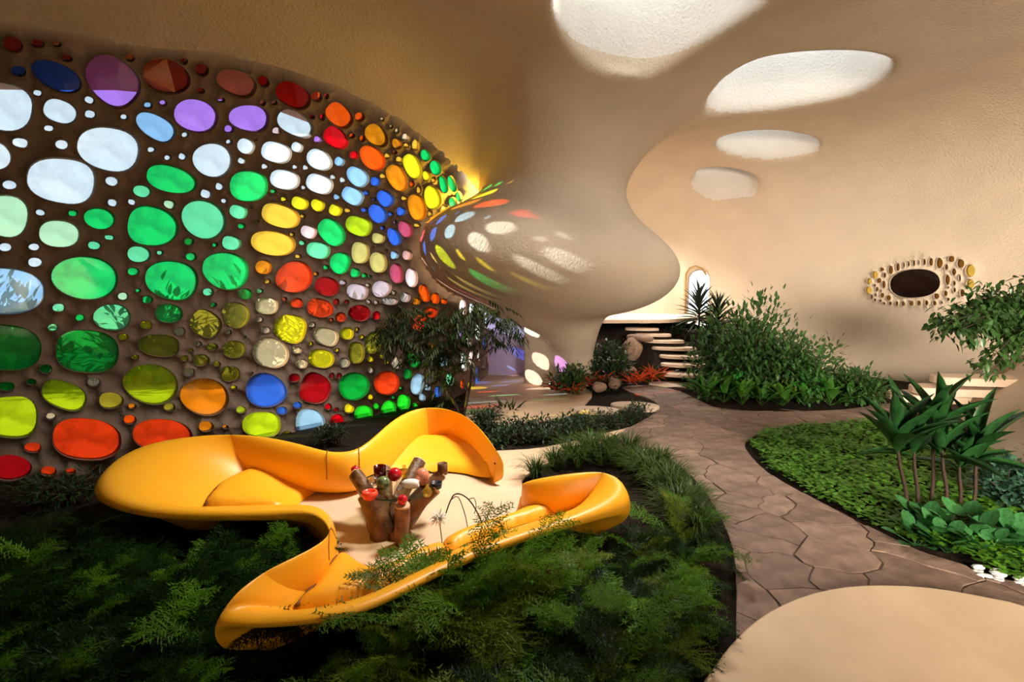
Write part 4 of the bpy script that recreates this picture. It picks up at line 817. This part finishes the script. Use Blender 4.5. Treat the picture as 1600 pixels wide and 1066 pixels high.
# ficus at the right edge
fb = at(1680, 700, 7.0); fb[2] = 0.6
fic = empty('weeping_fig', fb, 'weeping fig with drooping leafy branches at the right edge', 'tree'); tr = MB(); tips = []
c0 = at(1640, 510, 7.0)-fb
tr.add(*tube(crom(np.array([(0, 0, -.3), c0*.5+np.array([.1, 0, 0]), c0]), 4), np.linspace(.04, .022, 9), 7))
for k in range(34):
    ex = random.uniform(1448, 1640); lo = 425+max(0, (1540-ex))*0.9; hi = 600-max(0, (1560-ex))*0.75
    if hi < lo+10: lo, hi = hi-10, lo+10
    e_ = at(ex, random.uniform(lo, hi), 7.0+random.uniform(-.6, .6))-fb; m_ = c0+(e_-c0)*.5+np.array([0, 0, .18]); P_ = crom(np.array([c0, m_, e_]), 5)
    tr.add(*tube(P_, np.linspace(.008, .003, len(P_)), 4, False)); tips.append(P_)
tr.build('trunk', M_bark, fic)
for k in range(300):
    P_ = tips[k % len(tips)]; t = random.uniform(.3, 1.0); j = min(len(P_)-2, int(t*(len(P_)-1))); p = P_[j]+(P_[j+1]-P_[j])*random.random()+RNG.normal(size=3)*.05
    o = obj('leaf', LM_ficus, fic, tuple(p)); o.rotation_euler = (random.uniform(-1.3, .3), random.uniform(-.8, .8), random.uniform(0, 2*PI)); s = random.uniform(.12, .17); o.scale = (s, s, s)
T = []; D = []
for k in range(3200):
    P_ = tips[k % len(tips)]; t = random.uniform(.2, 1.0); j = min(len(P_)-2, int(t*(len(P_)-1))); T.append(P_[j]+RNG.normal(size=3)*.09); D.append((random.gauss(0, .6), random.gauss(0, .6), -.5))
V, F = inst(*LT3, frame(np.array(D)), np.array(T), .095+.05*RNG.random(len(T))); o = make('foliage', V, F, M_ficus, fic); o['kind'] = 'stuff'
# feathery tree behind the sofa
tb = at(722, 648, 8.2); tb[2] = 0
tree = empty('feathery_tree', tb, 'small dark tree with drooping feathery leaves behind the sofa', 'tree'); tr = MB(); ends = []
def branch(pp, r0, r1):
    P_ = crom(np.array([at(x, y, Y)-tb for x, y, Y in pp]), 4); tr.add(*tube(P_, np.linspace(r0, r1, len(P_)), 6)); return P_
branch([(722, 660, 8.2), (700, 610, 8.2), (662, 568, 8.2), (638, 540, 8.2)], .03, .018); branch([(722, 660, 8.2), (735, 600, 8.25), (738, 568, 8.2), (745, 530, 8.2)], .03, .016)
branch([(738, 568, 8.2), (755, 555, 8.3), (772, 542, 8.3)], .014, .009); branch([(662, 568, 8.2), (640, 545, 8.0), (620, 530, 8.0)], .016, .009); branch([(700, 610, 8.2), (715, 560, 8.4), (705, 520, 8.4)], .018, .01)
T = []; D = []
for (x, y, rx, ry, n) in ((640, 505, 52, 30, 300), (610, 525, 32, 25, 150), (700, 515, 45, 38, 330), (745, 505, 48, 32, 260), (785, 515, 26, 22, 110), (760, 480, 32, 12, 90), (695, 560, 36, 36, 230), (655, 545, 38, 25, 140), (690, 625, 24, 18, 90)):
    for _ in range(n//5):
        a = random.random()*2*PI; rr = math.sqrt(random.random()); c = at(x+rx*rr*math.cos(a), y+ry*rr*math.sin(a), 8.2+random.uniform(-.5, .5))-tb
        ad = random.random()*2*PI; rd = np.array([math.cos(ad), math.sin(ad)*.7, -.35])
        for j in range(9):     # a compound leaf: leaflets in pairs along a drooping rib
            t = (j//2)/4; p = c+rd*.24*t+np.array([0, 0, -.05*t*t]); sd = (-1 if j % 2 else 1); side = np.array([-rd[1], rd[0], 0])*sd
            T.append(p); D.append(rd*.7+side*(.8 if j < 8 else 0)+np.array([0, 0, -.25]))
tr.build('trunk', M_bark, tree)
V, F = inst(*LT_L, frame(np.array(D)), np.array(T), .11+.05*RNG.random(len(T))); make('foliage', V, F, M_tree, tree)

# ------------------------------------------------------------------ stairs, loft, rocks
stair = empty('floating_stairs', G(1050, 605, 0), 'flight of floating oval cement steps climbing to the loft', 'stairs'); sl = np.array(stair.location)
TR = [(1060, 600, 45, 10.9, .08), (1072, 583, 40, 11.2, 0), (1070, 568, 36, 11.5, 0), (1067, 555, 35, 11.8, 0), (1053, 542, 33, 12.1, 0), (1037, 531, 30, 12.3, 0), (1020, 521, 27, 12.5, 0), (1003, 512, 25, 12.7, 0)]
for x, y, w, Y, _ in TR:
    c = at(x, y, Y); rx = w/800*Y*1.03; p = ellipse_px(0, 0, rx, rx*.46, -14, 32); o = flat('tread', p, 0, M_tread, stair, thick=.07, bev=.03); o.location = tuple(c-sl)
make('spine', *tube([at(1068, 603, 11.1)-sl-np.array([0, -.1, .15]), at(1072, 575, 11.6)-sl-np.array([0, 0, .12]), at(1050, 548, 12.2)-sl-np.array([0, 0, .12]), at(1000, 518, 12.9)-sl-np.array([0, 0, .12])], .05, 8), M_tread, stair)
LZ = at(930, 499, 12.6)[2]
LOFT = [at(924, 499, 12.6)[:2], at(985, 500, 12.5)[:2], at(1045, 501, 12.6)[:2], (4.6, 13.3), (6.2, 13.9), (6.3, 15.2), (3.2, 16.0), (1.0, 14.6)]
flat('floor_loft', np.array(LOFT), LZ, M_tread, thick=.09, bev=.02, sub=3)['kind'] = 'structure'
# planted mound under the stairs
mx_, my_ = np.meshgrid(np.linspace(.8, 6.5, 40), np.linspace(10.4, 15.2, 34), indexing='ij')
mz = (LZ-.25)*np.clip((my_-11.0)/1.9, 0, 1)**1.1*np.clip((mx_-1.0)/.9, 0, 1)*np.clip((6.4-mx_)/1.2, 0, 1)-.03+.05*np.sin(mx_*5)*np.sin(my_*4)
V = np.stack([mx_, my_, mz], -1).reshape(-1, 3); F = np.array([(i*34+j, (i+1)*34+j, (i+1)*34+j+1, i*34+j+1) for i in range(39) for j in range(33)])
make('floor_mound', V, F, M_soil)['kind'] = 'structure'
def rock(name, c, s, seed, mat, label, cat='rock', group=None):
    r = np.random.default_rng(seed); bm = bmesh.new(); bmesh.ops.create_icosphere(bm, subdivisions=3, radius=1); ph = r.random((5, 3))*6; dr = r.normal(size=(5, 3))*1.6
    for v in bm.verts:
        p = np.array(v.co); f = 1+sum(.09*math.sin(p@dr[k]*1.3+ph[k, 0]) for k in range(5)); v.co = Vector(p*f*np.array(s))
    me = bpy.data.meshes.new(name); bm.to_mesh(me); bm.free(); me.polygons.foreach_set('use_smooth', np.ones(len(me.polygons), bool)); me.materials.append(mat); o = obj(name, me, None, c)
    return tag(o, label, cat, group)
RK = [(935, 605, 10.1, .14, .12, 'round tan boulder lit among the red-lit bromeliads, left of two'), (960, 600, 10.3, .13, .11, 'round tan boulder lit among the red-lit bromeliads, right of two'), (985, 582, 11.6, .2, .12, 'low boulder at the foot of the stairs'),
      (990, 545, 12.0, .22, .3, 'tall craggy rock beside the stairs'), (1000, 528, 12.2, .3, .12, 'flat craggy rock near the top of the stairs'), (1125, 556, 12.0, .2, .09, 'flat reddish stone right of the stairs under the spiky plant'), (912, 603, 10.8, .17, .1, 'low boulder behind the small bright shrub'), (893, 630, 10.2, .1, .08, 'small round rock below the bright shrub')]
for i, (x, y, Y, a_, h_, lab) in enumerate(RK):
    c = at(x, y, Y); rock('boulder', tuple(c), (a_, a_*.9, h_), i, M_rock, lab)
# stepping slabs by the bed
for (x, y, rx, ry, z, lab) in ((992, 632, .42, .26, .07, 'larger oval stepping slab at the left side of the path'), (930, 638, .42, .2, .05, 'lower oval stepping slab left of the larger one')):
    c = G(x, y, z); o = flat('stepping_slab', ellipse_px(0, 0, rx, ry, -12, 30), 0, M_tread, None, thick=.08, bev=.025); o.location = tuple(c); tag(o, lab, 'stepping stone')
# bromeliads and leafy plants round the stairs
LM_bro = leaf_mesh('leaf', M_red_lit_leaf, .10, 4, .45, .1); LM_spk = leaf_mesh('leaf', M_yucca, .09, 4, .25, .05); LM_gr = leaf_mesh('leaf', M_grass, .08, 4, .4, .08)
for i, (x, y, Y) in enumerate([(868, 607, 10.2), (886, 604, 10.35), (905, 602, 10.3), (924, 600, 10.4), (943, 600, 10.5), (985, 596, 10.7), (1000, 594, 10.8), (1018, 590, 11.0), (1032, 586, 11.2), (895, 611, 10.0)]):
    c = at(x, y, Y); rosette('bromeliad', tuple(c-np.array([0, 0, .05])), 16, .36, LM_bro, 'bromeliad with red light painted into its leaves, '+('right beside the lowest steps of the stairs' if x > 970 else 'among boulders and bright shrub at the foot of the pod'), 'plant', 'red-lit bromeliads '+('beside the steps' if x > 970 else 'at the foot of the pod'), tilt=(.2, 1.2))
for i, (x, y, Y) in enumerate([(1010, 598, 11.1), (1020, 592, 11.3), (800, 655, 8.8), (788, 650, 8.9)]):
    c = at(x, y, Y); rosette('spider_plant', tuple(c-np.array([0, 0, .04])), 18, .42, LM_gr, 'dark strappy plant '+('at the foot of the stairs' if i < 2 else 'standing behind the right end of the sofa back'), 'plant', 'strappy plants '+('at the stairs' if i < 2 else 'behind the sofa'), tilt=(.1, 1.0))
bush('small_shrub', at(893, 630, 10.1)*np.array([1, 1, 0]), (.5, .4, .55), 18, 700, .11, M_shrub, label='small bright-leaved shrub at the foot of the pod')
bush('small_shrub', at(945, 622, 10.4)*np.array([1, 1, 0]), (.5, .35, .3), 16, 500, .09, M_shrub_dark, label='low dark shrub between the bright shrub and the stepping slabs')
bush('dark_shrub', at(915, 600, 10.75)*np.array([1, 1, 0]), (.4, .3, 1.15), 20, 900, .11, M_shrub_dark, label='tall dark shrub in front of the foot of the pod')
bush('dark_shrub', at(965, 600, 11.0)*np.array([1, 1, 0]), (.4, .3, .8), 18, 700, .10, M_shrub_dark, label='dark shrub behind the red-lit bromeliads left of the stairs')
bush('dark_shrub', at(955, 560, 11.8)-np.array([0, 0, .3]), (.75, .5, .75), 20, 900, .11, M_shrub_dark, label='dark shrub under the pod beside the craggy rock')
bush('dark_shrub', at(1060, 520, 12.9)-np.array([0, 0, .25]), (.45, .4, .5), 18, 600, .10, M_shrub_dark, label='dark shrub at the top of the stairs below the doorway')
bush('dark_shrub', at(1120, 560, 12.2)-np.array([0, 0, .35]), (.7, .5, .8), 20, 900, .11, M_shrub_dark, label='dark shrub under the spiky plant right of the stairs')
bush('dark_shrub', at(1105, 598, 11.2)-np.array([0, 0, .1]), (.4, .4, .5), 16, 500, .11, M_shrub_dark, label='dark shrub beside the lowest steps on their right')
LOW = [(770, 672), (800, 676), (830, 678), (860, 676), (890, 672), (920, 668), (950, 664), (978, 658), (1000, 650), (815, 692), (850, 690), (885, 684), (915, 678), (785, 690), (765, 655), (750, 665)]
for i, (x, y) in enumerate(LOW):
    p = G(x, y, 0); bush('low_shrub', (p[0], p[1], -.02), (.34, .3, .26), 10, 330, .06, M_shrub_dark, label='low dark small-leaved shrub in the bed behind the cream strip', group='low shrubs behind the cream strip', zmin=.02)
bush('dark_fernlet', G(520, 694)*np.array([1, 1, 0]), (.3, .25, .3), 10, 260, .1, M_shrub_dark, LT_L, label='tuft of dark leaves between sofa lobes and glass wall', cat='plant')
bush('dark_fernlet', G(60, 800)*np.array([1, 1, 0])+np.array([0, .3, 0]), (.5, .4, .3), 14, 420, .1, M_shrub_dark, LT_L, label='dark brownish tuft at the far left below the red panes', cat='plant')
# spiky plant by the doorway
for (x, y, Y, n, lab) in ((1092, 474, 12.6, 60, 'taller dark spiky dracaena before the doorway'), (1122, 488, 12.5, 54, 'lower dark spiky dracaena right of the doorway')):
    c = at(x, y, Y); b = c.copy(); b[2] -= .9; e = empty('spiky_dracaena', tuple(b), lab, 'plant'); make('cane', *tube([(0, 0, -.1), (.03, 0, .5), (0, 0, .9)], [.03, .025, .02], 6), M_bark, e)
    for k in range(n):
        o = obj('leaf', LM_spk, e); tl = .05+1.7*(k/n); o.rotation_euler = (PI/2-tl, 0, k*2.4); s = random.uniform(.5, .68); o.scale = (s*1.2, s, s); o.location = (0, 0, .9-.5*k/n)
# steps along the right wall
for i, (x, y, Y, w, lab) in enumerate([(1395, 634, 9.2, .55, 'lowest pale step at the foot of the right wall'), (1450, 614, 9.0, .62, 'second pale step up the right wall'), (1500, 604, 8.8, .75, 'third pale step up the right wall'), (1535, 588, 8.7, .75, 'topmost pale step on the right wall beneath the fig branches')]):
    c = at(x, y, Y); p = ellipse_px(0, 0, w, .3, -8, 26, sq=1.6); o = flat('stone_step', p, 0, M_tread, None, thick=.13, bev=.03); o.location = tuple(c); tag(o, lab, 'step')
# white pebbles at the path edge
for i in range(26):
    x = random.uniform(1525, 1640); y = 893+(x-1525)*.26+random.uniform(-9, 9); p = G(x, y, 0); s = random.uniform(.02, .038)
    o = rock('pebble', (p[0], p[1], .012), (s*1.3, s, s*.45), 50+i % 5, M_pebble, 'flat shiny white pebble set at the path edge by the ground cover', 'pebble', 'white pebbles beside the path')

# ------------------------------------------------------------------ skylight rims, outside
ringp = crom(np.c_[SHAFT[0][0], np.full(len(SHAFT[0][0]), SHAFT[0][1]+1.1)], 1, True)
M_frost = glassmat('frosted_skylight', (.66, .68, .70), .9, .04)
for k, (pl, ztop) in enumerate(SHAFT):
    c_ = pl.mean(0); q_ = c_+(pl-c_)*1.12
    if k == 3: q_ = c_+np.array([.02, .12])+(pl-c_)*np.array([1.2, 1.6])
    flat('window_%d' % (k+3), q_, ztop+1.20, M_frost, thick=.02)['kind'] = 'structure'
gxo = make('window_2', *tube(np.vstack([ringp, ringp[:1]])*np.array([1, 1, 1]), .04, 6, False), M_cream); gxo['kind'] = 'structure'
ev = [(-380, 128, -10), (-200, 132, 0), (0, 140, 0), (60, 141, 14), (180, 141, 40), (260, 148, 46), (370, 158, 62), (430, 172, 73), (478, 190, 88), (500, 200, 96)]
Vv = []; Fv = []
for x, y, yt in ev:
    a_ = trace(np.array([x*1.0]), np.array([yt*1.0])); nn_ = gradient(room, a_, .12)[0]; a_ = a_[0]; nn_[2] = 0; nn_ /= np.linalg.norm(nn_)
    w_ = trace(np.array([x*1.0]), np.array([y*1.0]))[0]; d_ = (w_-EYE)/np.linalg.norm(w_-EYE); e_ = w_+d_*(0.75/max(.3, d_@nn_)); a_ = a_+nn_*.14
    Vv += [a_, e_, e_+np.array([0, 0, .16]), a_+np.array([0, 0, .3])]
for i in range(len(ev)-1): Fv += [(i*4+j, i*4+(j+1) % 4, i*4+4+(j+1) % 4, i*4+4+j) for j in range(4)]
make('trim_1', Vv, Fv, pmat('terracotta_eave', (.62, .20, .12), .8, .08), smooth=False)['kind'] = 'structure'
ext = make('ground_outside', [(-60, -30, -.4), (30, -30, -.4), (30, 60, -.4), (-60, 60, -.4)], [(0, 1, 2, 3)], pmat('outside_paving', (.42, .36, .27), .9, .2, .5)); tag(ext, 'sunlit paved ground outside the glass wall', 'ground'); ext['kind'] = 'structure'
def block(V0, V1):
    x0, y0, z0 = V0; x1, y1, z1 = V1
    return [(x0, y0, z0), (x1, y0, z0), (x1, y1, z0), (x0, y1, z0), (x0, y0, z1), (x1, y0, z1), (x1, y1, z1), (x0, y1, z1)], [(3, 2, 1, 0), (4, 5, 6, 7), (0, 1, 5, 4), (1, 2, 6, 5), (2, 3, 7, 6), (3, 0, 4, 7)]
def house(x0, y0, x1, y1, h, label):
    e = empty('neighbour_house', ((x0+x1)/2, (y0+y1)/2, -.4), label, 'house'); lx_, ly_ = abs(x1-x0)/2, abs(y1-y0)/2
    make('wall', *block((-lx_, -ly_, 0), (lx_, ly_, h)), M_white, e, smooth=False); make('roof', *block((-lx_-.2, -ly_-.2, h), (lx_+.2, ly_+.2, h+.25)), M_white, e, smooth=False)
    for k in range(3):
        for z in (1.0, 4.0):
            if z+1.4 < h: make('window', *block((lx_-.02, -ly_+.8+k*2.2, z), (lx_+.05, -ly_+2.0+k*2.2, z+1.3)), M_black, e, smooth=False)
    return e
house(-14, -9, -11.5, 4.65, 9.5, 'tall white house out of view, added to shade the near glass panes')  # unseen block, added and sized to keep sun off the near panes
house(-26, 11, -20, 20, 3.4, 'low white neighbouring house seen through the lower left panes')
for i, (x, y, h) in enumerate([(-12.5, 12.5, 2.6), (-9.5, 13.5, 2.2), (-7.2, 14.2, 2.7), (-5.0, 15.0, 2.3), (-3.2, 15.8, 2.6)]):
    bush('garden_tree', (x, y, -.4), (1.6, 1.3, h), 26, 1300, .32, M_shrub, label='leafy green tree in the garden outside the glass wall', cat='tree', group='garden trees outside', zmin=.3)
